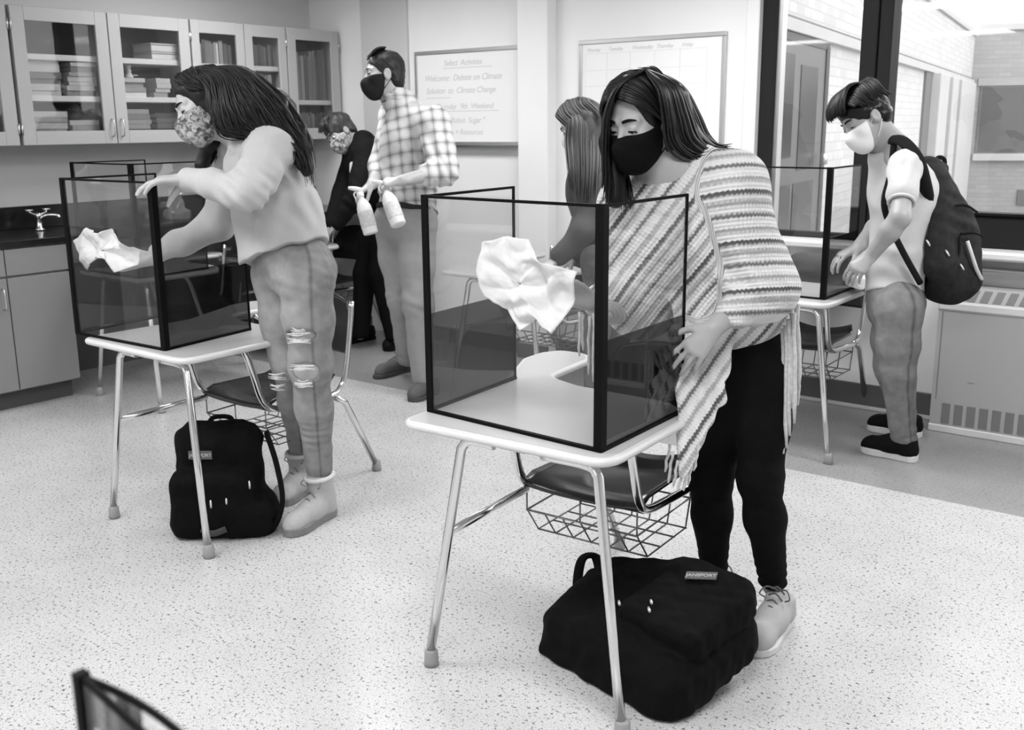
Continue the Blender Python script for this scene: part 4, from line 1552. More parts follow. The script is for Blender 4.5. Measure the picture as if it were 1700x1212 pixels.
def locks(parent, groups, m, name='hair', base=None, seed=1, rad=(.0045, .0028), sides=5, wave=0.0):
    """groups: list of (guides, count, jitter); guides = ordered list of polylines with equal point counts.
    base = optional Field for the solid core. All of it one mesh with a 'tone' attribute."""
    rs = np.random.RandomState(seed)
    VV, QQ, TT = [], [], []
    nv = 0
    if base is not None:
        Vb, Qb = base.nets()
        Vb = relax_mesh(Vb, Qb, 2)
        VV.append(Vb); QQ.append(Qb); TT.append(np.clip(.45 + .25 * vnoise(Vb, 120, seed), 0, 1))
        nv += len(Vb)
    for guides, count, jit in groups:
        G = np.array([smooth_path(g, 5) for g in guides], float)       # (ng, npt, 3)
        ng, npt, _ = G.shape
        for c in range(count):
            u = rs.uniform(0, ng - 1)
            i = min(int(u), ng - 2)
            f = u - i
            P = G[i] * (1 - f) + G[i + 1] * f
            v = np.linspace(0, 1, npt)
            off = rs.normal(size=3) * jit
            off2 = rs.normal(size=3) * jit
            P = P + off * np.sqrt(v)[:, None] * .7 + off2 * (v ** 2)[:, None] * .6
            if wave > 0:
                ph, fr = rs.uniform(0, 6.28), rs.uniform(14, 24)
                sv = nrm(rs.normal(size=3))
                P = P + sv * (wave * np.sin(ph + fr * v) * np.minimum(1, v * 3))[:, None]
            n0 = max(4, int(npt * rs.uniform(.75, 1.0)))
            P = P[:n0]
            rr = np.interp(np.linspace(0, 1, n0), [0, .15, .7, 1], [rad[1], rad[0], rad[0] * .85, rad[1] * .25]) * rs.uniform(.6, 1.3)
            T = np.gradient(P, axis=0)
            T /= np.linalg.norm(T, axis=1)[:, None] + 1e-12
            N = nrm(np.cross(T[0], rs.normal(size=3)))
            rows = []
            for k in range(n0):
                N = nrm(N - T[k] * (N @ T[k]))
                B = np.cross(T[k], N)
                an = np.linspace(0, 2 * np.pi, sides, endpoint=False)
                rows.append(P[k] + rr[k] * (np.cos(an)[:, None] * N + np.sin(an)[:, None] * B))
            Vl = np.concatenate(rows)
            q = []
            for k in range(n0 - 1):
                for j in range(sides):
                    j2 = (j + 1) % sides
                    q.append((nv + k * sides + j, nv + k * sides + j2, nv + (k + 1) * sides + j2, nv + (k + 1) * sides + j))
            VV.append(Vl); QQ.append(np.array(q)); TT.append(np.full(len(Vl), rs.uniform(0, 1)))
            nv += len(Vl)
    Vv, Q, T_ = np.concatenate(VV), np.concatenate(QQ), np.concatenate(TT)
    o = mesh_obj(name, Vv, Q, m, parent)
    at = o.data.attributes.new('tone', 'FLOAT', 'POINT')
    at.data.foreach_set('value', T_.astype(np.float32))
    return o

def person(name, loc_, label):
    r = world_root(name, loc_)
    tag(r, label, 'person')
    return r

def limb(F, pts, rs, k=.025):
    F.chain([V3(p) for p in pts], rs, k)

def lerp(a, b, t):
    return V3(a) * (1 - t) + V3(b) * t

mat('eye_white', 0.70, 0.15)
mat('eye_dark', 0.010, 0.12)
mat('lash', 0.008, 0.6)
skin_mat('skin_a', 0.40)
skin_mat('skin_b', 0.44)
skin_mat('skin_c', 0.42)
skin_mat('skin_f', 0.33)
hair_mat('hair_black', 0.008, 0.34, .8)
hair_mat('hair_darkbrown', 0.012, 0.42, .7)
hair_mat('hair_brown', 0.045, 0.45, .85)
hair_mat('hair_short', 0.020, 0.5, .6)
mat('mask_black', 0.006, 0.75, bump=0.1, bscale=400)
mat('mask_white', 0.74, 0.75, bump=0.06, bscale=300)
mat('loop_white', 0.8, 0.7)

def floral(nt, tc):
    n = nd(nt, 'ShaderNodeTexNoise', Scale=45.0, Detail=2.0)
    nt.links.new(tc.outputs['Object'], n.inputs['Vector'])
    mv = nt.nodes.new('ShaderNodeVectorMath')
    mv.operation = 'MULTIPLY_ADD'
    nt.links.new(n.outputs['Color'], mv.inputs[0])
    mv.inputs[1].default_value = (.03, .03, .03)
    nt.links.new(tc.outputs['Object'], mv.inputs[2])
    v = nd(nt, 'ShaderNodeTexVoronoi', Scale=48.0)
    nt.links.new(mv.outputs[0], v.inputs['Vector'])
    sp = nt.nodes.new('ShaderNodeSeparateColor')
    nt.links.new(v.outputs['Color'], sp.inputs[0])
    return math_node(nt, 'ADD', math_node(nt, 'MULTIPLY', sp.outputs[0], .7), math_node(nt, 'MULTIPLY', v.outputs['Distance'], .5))
ramp_mat('mask_floral', floral, [(.10, .03), (.30, .08), (.42, .38), (.52, .16), (.62, .48), (.78, .34), (.90, .10)], .8)
ramp_mat('cap_pattern', floral, [(.35, .03), (.48, .10), (.55, .40), (.62, .08), (.75, .50), (.9, .1)], .8)

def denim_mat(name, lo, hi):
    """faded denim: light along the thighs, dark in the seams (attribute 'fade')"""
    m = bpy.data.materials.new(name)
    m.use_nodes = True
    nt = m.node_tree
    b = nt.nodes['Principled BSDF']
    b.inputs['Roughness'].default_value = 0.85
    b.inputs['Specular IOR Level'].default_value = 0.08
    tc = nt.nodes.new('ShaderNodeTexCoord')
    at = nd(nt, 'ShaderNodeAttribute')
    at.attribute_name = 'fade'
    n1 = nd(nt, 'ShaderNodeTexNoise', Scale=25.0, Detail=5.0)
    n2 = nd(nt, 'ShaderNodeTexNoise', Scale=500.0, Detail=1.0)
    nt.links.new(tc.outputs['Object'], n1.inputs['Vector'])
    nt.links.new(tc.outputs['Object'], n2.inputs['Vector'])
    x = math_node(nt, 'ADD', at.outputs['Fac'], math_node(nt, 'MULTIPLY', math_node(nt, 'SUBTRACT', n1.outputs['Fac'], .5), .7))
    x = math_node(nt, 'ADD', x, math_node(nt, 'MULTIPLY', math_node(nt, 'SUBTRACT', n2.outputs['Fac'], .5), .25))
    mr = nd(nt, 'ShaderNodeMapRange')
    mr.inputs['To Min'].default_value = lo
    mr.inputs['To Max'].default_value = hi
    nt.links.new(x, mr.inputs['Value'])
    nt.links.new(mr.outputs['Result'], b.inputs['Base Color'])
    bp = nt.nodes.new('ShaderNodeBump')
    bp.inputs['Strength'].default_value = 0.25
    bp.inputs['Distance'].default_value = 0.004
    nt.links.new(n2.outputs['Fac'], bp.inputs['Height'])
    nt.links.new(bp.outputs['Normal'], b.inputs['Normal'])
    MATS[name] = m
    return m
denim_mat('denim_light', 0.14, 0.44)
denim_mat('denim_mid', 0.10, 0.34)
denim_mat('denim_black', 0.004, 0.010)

def fold_fn(bands, amp=.004, noise=.003, nsc=40, seed=2, ridge=0.0, rsc=15, rax=None):
    """wrinkles: bands = [(point, axis, wavelength, reach, amplitude)]"""
    def fn(P):
        d = noise * vnoise(P, nsc, seed) + noise * .5 * vnoise(P, nsc * 2.1, seed + 3)
        if ridge:
            Q = P if rax is None else P + np.outer(P @ nrm(rax), nrm(rax)) * -.65      # creases run along rax
            d = d + ridge * (np.abs(vnoise(Q, rsc, seed + 11)) - .4) + ridge * .5 * (np.abs(vnoise(Q, rsc * 2, seed + 13)) - .4)
        for (c, ax, wl, reach, am) in bands:
            q = P - V3(c)
            w_ = np.exp(-(q * q).sum(1) / (reach * reach))
            d = d + am * w_ * np.sin(2 * np.pi * (q @ nrm(ax)) / wl + 1.5 * vnoise(P, 18, seed + 7))
        return d
    return fn

# ---------------------------------------------------------------- woman in the striped poncho (front desk)
def knit(nt, tc):
    at = nd(nt, 'ShaderNodeAttribute'); at.attribute_name = 'stripe'
    n = nd(nt, 'ShaderNodeTexNoise', Scale=70.0, Detail=3.0)
    nt.links.new(tc.outputs['Object'], n.inputs['Vector'])
    x = math_node(nt, 'ADD', at.outputs['Fac'], math_node(nt, 'MULTIPLY', math_node(nt, 'SUBTRACT', n.outputs['Fac'], .5), .006))
    # toothed edges of the dark rows
    at2 = nd(nt, 'ShaderNodeAttribute'); at2.attribute_name = 'along'
    tooth = math_node(nt, 'SINE', math_node(nt, 'MULTIPLY', at2.outputs['Fac'], 620.0))
    x = math_node(nt, 'ADD', x, math_node(nt, 'MULTIPLY', tooth, .0014))
    return math_node(nt, 'FRACT', math_node(nt, 'MULTIPLY', x, 1 / .125))
def knit_bump(nt, tc):
    at = nd(nt, 'ShaderNodeAttribute'); at.attribute_name = 'stripe'
    at2 = nd(nt, 'ShaderNodeAttribute'); at2.attribute_name = 'along'
    a = math_node(nt, 'SINE', math_node(nt, 'MULTIPLY', at.outputs['Fac'], 6.2832 / .0105))
    b = math_node(nt, 'SINE', math_node(nt, 'MULTIPLY', at2.outputs['Fac'], 6.2832 / .009))
    return math_node(nt, 'ADD', math_node(nt, 'MULTIPLY', a, .6), math_node(nt, 'MULTIPLY', b, .35))
ramp_mat('poncho_knit', knit, [(0, .74), (.10, .76), (.14, .42), (.20, .40), (.24, .72), (.37, .76), (.40, .10), (.455, .10), (.49, .62), (.56, .75), (.62, .34), (.68, .52), (.73, .76), (.82, .74), (.865, .16), (.90, .16), (.935, .60), (1.0, .74)],
         .95, sheen=.15, bump_src=knit_bump, bump=.35)
mat('fringe_yarn', 0.62, 0.95, noise=0.2, nscale=90)
mat('sneaker_grey', 0.46, 0.8, noise=0.05, nscale=60, bump=0.1, bscale=500)
mat('sole_white', 0.72, 0.6)
mat('lace_dark', 0.14, 0.8)

A_ = dict(pel=(-1.249, 2.710, 0.836), waist=(-1.291, 2.668, 0.986), chest=(-1.378, 2.574, 1.209), neck=(-1.416, 2.507, 1.350), head=(-1.462, 2.404, 1.476),
          ls=(-1.252, 2.524, 1.322), le=(-1.171, 2.560, 1.048), lw=(-1.239, 2.412, 0.953), rs=(-1.551, 2.501, 1.248), re=(-1.532, 2.539, 0.972), rw=(-1.542, 2.282, 1.015),
          lh=(-1.209, 2.687, 0.784), rh=(-1.304, 2.723, 0.763), lk=(-1.199, 2.657, 0.479), rk=(-1.373, 2.691, 0.442), la=(-1.192, 2.774, 0.100), ra=(-1.355, 2.704, 0.100))
woman = person('person', (-1.23, 2.70, 0), 'woman in striped knit poncho and black mask wiping the front shield')
hd = Head(A_['head'], (-0.118, -0.984, -0.262), (-0.015, -0.047, 0.982), 0.98)
F_ = Field((-1.95, 2.0, 0.02), (-.85, 3.05, 1.66), .005)
hd.skull(F_)
hd.lids(F_, .75)
hd.cone(F_, (0, -.03, -.05), (0, -.06, -.16), .050, .052, .03)
F_.cone(hd.p(0, -.035, -.09), A_['neck'], .048, .055, .03)
F_.cone(A_['neck'], A_['chest'], .07, .10, .05)
F_.cone(A_['neck'], lerp(A_['ls'], A_['neck'], .25), .05, .045, .05)
F_.cone(A_['neck'], lerp(A_['rs'], A_['neck'], .25), .05, .045, .05)
F_.cone(A_['chest'], A_['waist'], .09, .085, .05)
F_.cone(A_['waist'], A_['pel'], .085, .09, .05)
for s in 'lr':
    limb(F_, [A_['neck'], A_[s + 's'], A_[s + 'e'], A_[s + 'w']], [.05, .045, .036, .025])
    limb(F_, [A_['pel'], A_[s + 'h'], A_[s + 'k'], A_[s + 'a']], [.08, .065, .042, .032])
hand(F_, A_['lw'], (-0.455, -0.499, -0.687), (0.441, -0.792, 0.569), 1, (.16, .22, .26, .30), (.75, .10), .16, .96)
hand(F_, A_['rw'], (-0.532, -0.773, 0.360), (-0.593, 0.917, 0.259), -1, (.25, .25, .25, .3), (.5, .3), .12, .95)
F_.plane((0, 0, .08), (0, 0, -1))
body = F_.build('body', M['skin_a'], woman, 1)
hd.eyes(body, .75, (0.1, 1, -.55))
hd.brows(body, M['lash'], .0044)
hd.mask(woman, M['mask_black'], .004, .012, -.012)

# hair: solid core plus separate locks
C_ = Field(hd.c - .22, hd.c + .22, .006)
hd.ell(C_, 0, -.018, .044, (.087, .104, .094), .02)
hd.ell(C_, 0, -.045, -.03, (.082, .075, .10), .03)
hd.ell(C_, 0, .100, -.020, (.070, .088, .112), .010, 'cut')
right_side = [[ (-1.427, 2.353, 1.609), (-1.464, 2.300, 1.575), (-1.493, 2.284, 1.509), (-1.509, 2.297, 1.418), (-1.515, 2.307, 1.336), (-1.520, 2.296, 1.271) ],
              [ (-1.452, 2.400, 1.613), (-1.512, 2.368, 1.578), (-1.550, 2.366, 1.494), (-1.541, 2.371, 1.401), (-1.516, 2.365, 1.314), (-1.505, 2.355, 1.252) ],
              [ (-1.482, 2.456, 1.616), (-1.557, 2.463, 1.578), (-1.582, 2.464, 1.470), (-1.539, 2.441, 1.367), (-1.500, 2.412, 1.296), (-1.477, 2.389, 1.248) ]]
left_side = [[ (-1.424, 2.355, 1.609), (-1.374, 2.341, 1.562), (-1.358, 2.346, 1.492), (-1.367, 2.386, 1.431), (-1.344, 2.445, 1.390), (-1.285, 2.494, 1.398) ],
             [ (-1.438, 2.384, 1.612), (-1.369, 2.400, 1.568), (-1.349, 2.421, 1.500), (-1.342, 2.460, 1.435), (-1.317, 2.522, 1.400), (-1.293, 2.584, 1.410) ],
             [ (-1.477, 2.460, 1.616), (-1.405, 2.503, 1.570), (-1.383, 2.552, 1.500), (-1.375, 2.594, 1.443), (-1.350, 2.630, 1.410), (-1.324, 2.675, 1.403) ],
             [ (-1.506, 2.515, 1.617), (-1.478, 2.605, 1.579), (-1.456, 2.651, 1.501), (-1.438, 2.672, 1.435), (-1.420, 2.684, 1.382), (-1.403, 2.683, 1.335) ]]
C2 = Field((-1.75, 2.15, 1.10), (-1.05, 2.85, 1.66), .006)
for (a, b, r1, r2) in (((-1.516, 2.382, 1.548), (-1.537, 2.383, 1.432), .030, .036), ((-1.537, 2.383, 1.432), (-1.512, 2.359, 1.283), .036, .026),
                       ((-1.406, 2.467, 1.539), (-1.388, 2.505, 1.446), .042, .036), ((-1.388, 2.505, 1.446), (-1.342, 2.580, 1.398), .034, .018)):
    C2.cone(a, b, r1, r2, .02)
crown_l = [[hd.p(.012, f0, u0), hd.p(-.025, f1, u0 - .006), hd.p(-.060, f1 * .8, u0 * .72), hd.p(-.084, f1 * .45, .035), hd.p(-.094, f1 * .2 - .01, -.01), hd.p(-.096, -.02, -.06)] for f0, u0, f1 in ((.080, .092, .092), (.062, .115, .080), (.035, .134, .050), (.0, .143, .0), (-.05, .138, -.06))]
crown_r = [[hd.p(.012, f0, u0), hd.p(.045, f1, u0 * .90), hd.p(.074, f1 * .8, u0 * .55), hd.p(.088, f1 * .5, .01), hd.p(.094, f1 * .3, -.04), hd.p(.094, .0, -.09)] for f0, u0, f1 in ((.080, .092, .088), (.062, .115, .076), (.035, .134, .050), (.0, .143, .0), (-.05, .138, -.06))]
hr = locks(woman, [(right_side, 240, .006), (left_side, 380, .007), (crown_l, 380, .0022), (crown_r, 240, .0022)], M['hair_black'], 'hair', C_, 21, (.0042, .0026))
V_, Q_ = C2.nets()
core = mesh_obj('hair_underlayer', V_, Q_, M['hair_black'], hr)

# poncho
tl, tr, tb = (-1.394, 2.487, 1.001), (-1.254, 2.584, 1.001), (-1.247, 2.282, 0.580)
tm = (-1.224, 2.446, 0.762)
F_ = Field((-2.0, 2.05, .55), (-.80, 3.0, 1.52), .005)
F_.cone(A_['neck'], A_['chest'], .085, .135, .05)
F_.cone(A_['chest'], A_['waist'], .135, .145, .06)
F_.cone((-1.381, 2.537, 1.358), A_['ls'], .070, .078, .05)
F_.cone((-1.459, 2.513, 1.308), A_['rs'], .070, .085, .05)
F_.cone(A_['ls'], A_['le'], .078, .080, .05)
F_.cone(A_['le'], lerp(A_['le'], A_['lw'], .58), .080, .046, .03)
F_.cone((-1.269, 2.633, 1.161), A_['le'], .095, .078, .05)
F_.cone(A_['rs'], A_['re'], .085, .085, .05)
F_.cone(A_['re'], lerp(A_['re'], A_['rw'], .80), .085, .050, .04)
F_.cone((-1.426, 2.496, 1.164), A_['re'], .09, .085, .06)
F_.tri(tl, tr, tm, .010, .035)
F_.tri(tl, tm, tb, .009, .02)
F_.ell((-1.396, 2.401, 1.381), (.070, .070, .050), None, .02, 'cut')
F_.cone(A_['neck'], hd.p(0, -.02, -.10), .058, .062, .02, 'cut')
A_fold = [((-1.185, 2.451, 1.073), (0.548, 0.606, 0.577), .06, .10, .006), ((-1.327, 2.387, 1.148), (0.555, 0.596, 0.528), .07, .14, .006), ((-1.241, 2.380, 0.806), (0.614, 0.600, 0.382), .055, .14, .006), ((-1.134, 2.460, 0.967), (0.024, 0.307, 0.972), .05, .10, .004)]
F_.warp(fold_fn(A_fold, noise=.0025, nsc=30, seed=31))
p0 = V3((-1.219, 2.531, 1.345))
nf, ns = V3((0.708, 0.385, -0.592)), V3((0.173, -0.153, -0.974))
tf, tsd = V3((-0.364, -0.519, -0.774)), V3((0.604, 0.848, -0.077))
def segd(P, a, b):
    a, b = V3(a), V3(b)
    d = b - a
    t = np.clip(((P - a) @ d) / (d @ d), 0, 1)
    return np.linalg.norm(P - a - t[:, None] * d, axis=1)
def side_of(P):
    dl = np.minimum(segd(P, A_['ls'], A_['le']) - .083, segd(P, A_['le'], A_['lw']) - .07)
    df = np.minimum(segd(P, A_['chest'], A_['waist']) - .140, segd(P, A_['neck'], A_['chest']) - .10)
    df = np.minimum(df, segd(P, tr, tb) - .03)
    return np.clip((df - dl) / .02 + .5, 0, 1)
st = lambda P: (lambda w_: w_ * ((P - p0) @ ns) + (1 - w_) * ((P - p0) @ nf))(side_of(P)) + 3.0
al = lambda P: (lambda w_: w_ * ((P - p0) @ tsd) + (1 - w_) * ((P - p0) @ tf))(side_of(P))
poncho = F_.build('poncho', M['poncho_knit'], woman, 2, attrs={'stripe': st, 'along': al})
rs_ = random.Random(5)
def tassel(a, L_, sway=(0, 0, 0), r=.0042):
    a = V3(a)
    pts = [a + V3((rs_.uniform(-.002, .002), rs_.uniform(-.002, .002), -L_ * t)) + V3(sway) * t for t in np.linspace(0, 1, 6)]
    MB().tube(pts, [r * 1.2, r * .8, r, r * .9, r * 1.05, r * .5], 6).build('tassel', M['fringe_yarn'], poncho)
for a, L_ in (((-1.290, 2.290, 0.658), .075), ((-1.279, 2.290, 0.640), .085), ((-1.264, 2.290, 0.618), .07), ((-1.249, 2.290, 0.597), .06), ((-1.239, 2.300, 0.599), .06), ((-1.234, 2.317, 0.625), .075), ((-1.229, 2.335, 0.655), .07)):
    tassel(a, L_, (-0.009, -0.007, 0.000))
for a, L_ in (((-1.124, 2.637, 1.006), .30), ((-1.126, 2.664, 1.016), .27), ((-1.118, 2.664, 0.995), .24), ((-1.115, 2.635, 0.975), .31), ((-1.127, 2.633, 0.957), .33), ((-1.135, 2.634, 0.939), .35), ((-1.148, 2.646, 0.927), .36), ((-1.126, 2.678, 0.975), .27)):
    tassel(a, L_, (0.014, 0.011, -0.000), .0065)
for a, L_ in (((-1.529, 2.283, 0.983), .19), ((-1.531, 2.266, 0.977), .16), ((-1.539, 2.249, 0.984), .10), ((-1.532, 2.301, 0.964), .20), ((-1.542, 2.236, 0.992), .12)):
    tassel(a, L_, (0, 0, 0), .004)

# black jeans
F_ = Field((-1.75, 2.25, 0.05), (-.75, 3.2, 1.02), .006)
F_.cone(lerp(A_['pel'], A_['waist'], .5), A_['pel'], .095, .092, .05)
for s in 'lr':
    limb(F_, [A_['pel'], A_[s + 'h'], lerp(A_[s + 'h'], A_[s + 'k'], .5), A_[s + 'k'], lerp(A_[s + 'k'], A_[s + 'a'], .35), lerp(A_[s + 'k'], A_[s + 'a'], .95)], [.088, .080, .071, .060, .056, .042], .04)
F_.warp(fold_fn([(A_['lk'], (0.102, 0.369, 0.971), .045, .08, .0025), (A_['rk'], (-0.369, -0.002, 0.977), .045, .08, .0025), (A_['la'], (0, 0, 1), .03, .10, .004), (A_['ra'], (0, 0, 1), .03, .10, .004)], noise=.002, nsc=35, seed=41))
F_.plane((0, 0, .105), (0, 0, -1))
F_.build('jeans', M['denim_black'], woman, 2, attrs={'fade': lambda P: np.full(len(P), .4)})
shoe(woman, (-1.153, 2.780, 0.000), (-1.127, 2.514, 0.000), M['sneaker_grey'], M['sole_white'], M['lace_dark'])
shoe(woman, (-1.380, 2.842, 0.000), (-1.313, 2.552, 0.000), M['sneaker_grey'], M['sole_white'], M['lace_dark'])

# ---------------------------------------------------------------- paper towels
mat('paper_towel', 0.90, 0.85, bump=0.12, bscale=120)
def towel(name, label, poly, centre, seed, depth=.03, hub=None):
    """crumpled thin sheet: rings from the gathered middle out to a torn outline, with sharp creases"""
    P = [V3(p) for p in poly]
    c = V3(centre)
    per = []
    for i in range(len(P)):
        a, b = P[i], P[(i + 1) % len(P)]
        m = max(2, int(np.linalg.norm(b - a) / .007))
        per += [a + (b - a) * k / m for k in range(m)]
    per = np.array(per)
    n, R_ = len(per), 22
    rows = [c + (per - c) * t for t in np.linspace(.03, 1, R_)]
    G = np.array(rows)
    nv = nrm(np.cross(per[n // 3] - c, per[0] - c))
    if nv[1] > 0:
        nv = -nv
    Q = G.reshape(-1, 3)
    t = np.repeat(np.linspace(.03, 1, R_), n)
    a = vnoise(Q, 26, seed)
    b = vnoise(Q, 55, seed + 3)
    e = vnoise(Q, 110, seed + 5)
    ridge = (1 - np.abs(a) * 1.5) * .55 + (1 - np.abs(b) * 1.5) * .32 + (1 - np.abs(e) * 1.5) * .13
    ang = np.tile(np.linspace(0, 2 * np.pi, n, endpoint=False), R_)
    rs0 = np.random.RandomState(seed)
    fan = np.zeros(len(Q))
    for _k in range(3):
        dv = nrm(rs0.normal(size=3))
        fan = fan + np.abs(np.sin((Q - c) @ dv * rs0.uniform(28, 48) + rs0.uniform(0, 3) + 1.4 * a + .6 * b)) / 3
    off = depth * (.55 * ridge + .95 * fan - .45 * t * t)
    side = .006 * np.stack([b, np.zeros_like(b), a], 1) * t[:, None]
    T = Q + nv * off[:, None] + side
    th = .0016
    Vv = np.concatenate([T, T - nv * th])
    N = len(T)
    q = []
    for r in range(R_ - 1):
        for k in range(n):
            k2 = (k + 1) % n
            w_ = (r * n + k, r * n + k2, (r + 1) * n + k2, (r + 1) * n + k)
            q += [w_, tuple(N + x for x in reversed(w_))]
    for k in range(n):
        k2 = (k + 1) % n
        q.append(((R_ - 1) * n + k, (R_ - 1) * n + k2, N + (R_ - 1) * n + k2, N + (R_ - 1) * n + k))
        q.append((k2, k, N + k, N + k2))
    o = world_root(name, tuple(c))
    tag(o, label, 'towel')
    mesh_obj('sheet', Vv, np.array(q), M['paper_towel'], o)
    return o
towel('paper_towel', 'crumpled white paper towel pressed on the front shield by the woman in the poncho',
      [(-1.701, 2.035, 1.186), (-1.609, 2.030, 1.213), (-1.556, 2.050, 1.206), (-1.512, 2.035, 1.154), (-1.421, 2.060, 1.131), (-1.438, 2.070, 1.047), (-1.482, 2.050, 0.978), (-1.525, 2.030, 1.015), (-1.585, 2.040, 0.976), (-1.627, 2.050, 1.020), (-1.694, 2.030, 1.051), (-1.719, 2.040, 1.118)],
      (-1.587, 2.060, 1.095), 51)

# ---------------------------------------------------------------- girl in the cropped sweatshirt (left desk)
mat('sweatshirt', 0.48, 0.95, noise=0.05, nscale=200, bump=0.25, bscale=450, sheen=.1)
mat('boot_nubuck', 0.42, 0.9, noise=0.06, nscale=60)
mat('boot_sole', 0.20, 0.7)
mat('boot_collar', 0.62, 0.9, bump=.3, bscale=200)
mat('denim_thread', 0.80, 0.9)
B_ = dict(pel=(-2.906, 2.426, 0.994), waist=(-2.940, 2.428, 1.089), chest=(-3.005, 2.380, 1.324), neck=(-3.045, 2.348, 1.455), head=(-3.134, 2.250, 1.538),
          ls=(-2.884, 2.316, 1.403), le=(-2.775, 2.139, 1.267), lw=(-3.060, 2.108, 1.307), rs=(-3.188, 2.426, 1.394), re=(-3.370, 2.435, 1.116), rw=(-3.484, 2.205, 0.997),
          lh=(-2.820, 2.394, 0.965), rh=(-3.015, 2.430, 0.945), lk=(-2.827, 2.398, 0.643), rk=(-2.997, 2.453, 0.621), la=(-2.948, 2.519, 0.130), ra=(-3.227, 2.670, 0.130))
girl = person('person', (-2.98, 2.50, 0), 'girl in pale sweatshirt and ripped jeans bending over the left shield')
hd = Head(B_['head'], (-0.346, -0.954, -0.258), (-0.378, -0.024, 0.928), 0.99)
F_ = Field((-3.75, 1.85, 0.05), (-2.45, 3.1, 1.72), .005)
hd.skull(F_)
hd.lids(F_, .7)
F_.cone(hd.p(0, -.04, -.07), B_['neck'], .050, .055, .03)
F_.cone(B_['neck'], B_['chest'], .07, .10, .05)
F_.cone(B_['chest'], B_['waist'], .09, .085, .05)
F_.cone(B_['waist'], B_['pel'], .085, .09, .05)
for s in 'lr':
    limb(F_, [B_['neck'], B_[s + 's'], B_[s + 'e'], B_[s + 'w']], [.05, .045, .034, .025])
    limb(F_, [B_['pel'], B_[s + 'h'], B_[s + 'k'], B_[s + 'a']], [.08, .078, .066, .034])
hand(F_, B_['lw'], (-0.747, -0.620, -0.006), (-0.021, -0.038, 1.031), 1, (.26, .28, .30, .34), (.25, .9), .02, 1.15)
hand(F_, B_['rw'], (-0.628, -0.686, 0.249), (0.326, -0.562, 0.767), -1, (.30, .35, .35, .40), (.5, .3), .10, .96)
F_.plane((0, 0, .10), (0, 0, -1))
body = F_.build('body', M['skin_b'], girl, 1)
hd.eyes(body, .7, (0, 1, -.45))
hd.brows(body, M['lash'], .0034)
hd.mask(girl, M['mask_floral'], .004, .012, -.012)
# hair
C_ = Field((-3.5, 1.9, 1.15), (-2.5, 2.9, 1.75), .007)
hd.ell(C_, 0, -.020, .048, (.092, .106, .098), .02)
hd.ell(C_, 0, .100, -.035, (.085, .082, .105), .012, 'cut')
C_.cone((-3.111, 2.300, 1.559), (-3.056, 2.346, 1.566), .104, .106, .03)
C_.cone((-3.049, 2.353, 1.570), (-2.965, 2.407, 1.528), .092, .078, .04)
C_.cone((-2.965, 2.406, 1.524), (-2.874, 2.425, 1.433), .072, .052, .04)
C_.cone((-2.874, 2.425, 1.433), (-2.826, 2.430, 1.325), .052, .022, .03)
C_.cone((-3.224, 2.337, 1.456), (-3.238, 2.293, 1.344), .045, .020, .03)
hd.ell(C_, -.03, .095, -.06, (.09, .070, .085), .012, 'cut')
C_.warp(lambda P: .006 * vnoise(P, 60, 6) + .004 * vnoise(P, 130, 9))
mass = [[ (-3.133, 2.206, 1.654), (-3.057, 2.201, 1.610), (-3.026, 2.191, 1.536), (-3.003, 2.203, 1.473), (-2.948, 2.253, 1.452), (-2.887, 2.320, 1.469) ],
        [ (-3.151, 2.249, 1.672), (-3.022, 2.239, 1.643), (-2.961, 2.217, 1.539), (-2.942, 2.237, 1.468), (-2.901, 2.292, 1.456), (-2.852, 2.342, 1.449) ],
        [ (-3.144, 2.257, 1.676), (-3.009, 2.279, 1.656), (-2.915, 2.275, 1.568), (-2.881, 2.305, 1.489), (-2.827, 2.353, 1.419), (-2.795, 2.390, 1.327) ],
        [ (-3.153, 2.276, 1.679), (-3.019, 2.326, 1.666), (-2.921, 2.358, 1.599), (-2.852, 2.386, 1.509), (-2.814, 2.412, 1.408), (-2.795, 2.414, 1.275) ],
        [ (-3.198, 2.321, 1.682), (-3.096, 2.397, 1.669), (-3.003, 2.451, 1.603), (-2.929, 2.482, 1.509), (-2.864, 2.474, 1.395), (-2.815, 2.443, 1.252) ]]
far_side = [[ (-3.221, 2.299, 1.672), (-3.239, 2.344, 1.608), (-3.230, 2.346, 1.502), (-3.239, 2.327, 1.418), (-3.248, 2.302, 1.358), (-3.253, 2.283, 1.307) ],
            [ (-3.214, 2.332, 1.677), (-3.214, 2.390, 1.608), (-3.220, 2.390, 1.491), (-3.226, 2.360, 1.406), (-3.239, 2.334, 1.353), (-3.251, 2.312, 1.311) ]]
crown = [[ hd.p(.0, .03, .142), hd.p(-.03, .06, .128), hd.p(-.06, .065, .10), hd.p(-.085, .045, .06), hd.p(-.096, .01, .03), hd.p(-.10, -.03, .0) ],
         [ hd.p(.0, .0, .146), hd.p(-.04, .0, .136), hd.p(-.075, .0, .11), hd.p(-.098, -.01, .07), hd.p(-.106, -.03, .03), hd.p(-.11, -.06, .0) ],
         [ hd.p(.0, -.03, .144), hd.p(-.03, -.06, .135), hd.p(-.06, -.08, .11), hd.p(-.085, -.10, .07), hd.p(-.10, -.12, .03), hd.p(-.10, -.14, .0) ]]
locks(girl, [(mass, 420, .012), (far_side, 90, .010), (crown, 170, .004)], M['hair_darkbrown'], 'hair', C_, 22, (.0042, .0024), wave=.006)

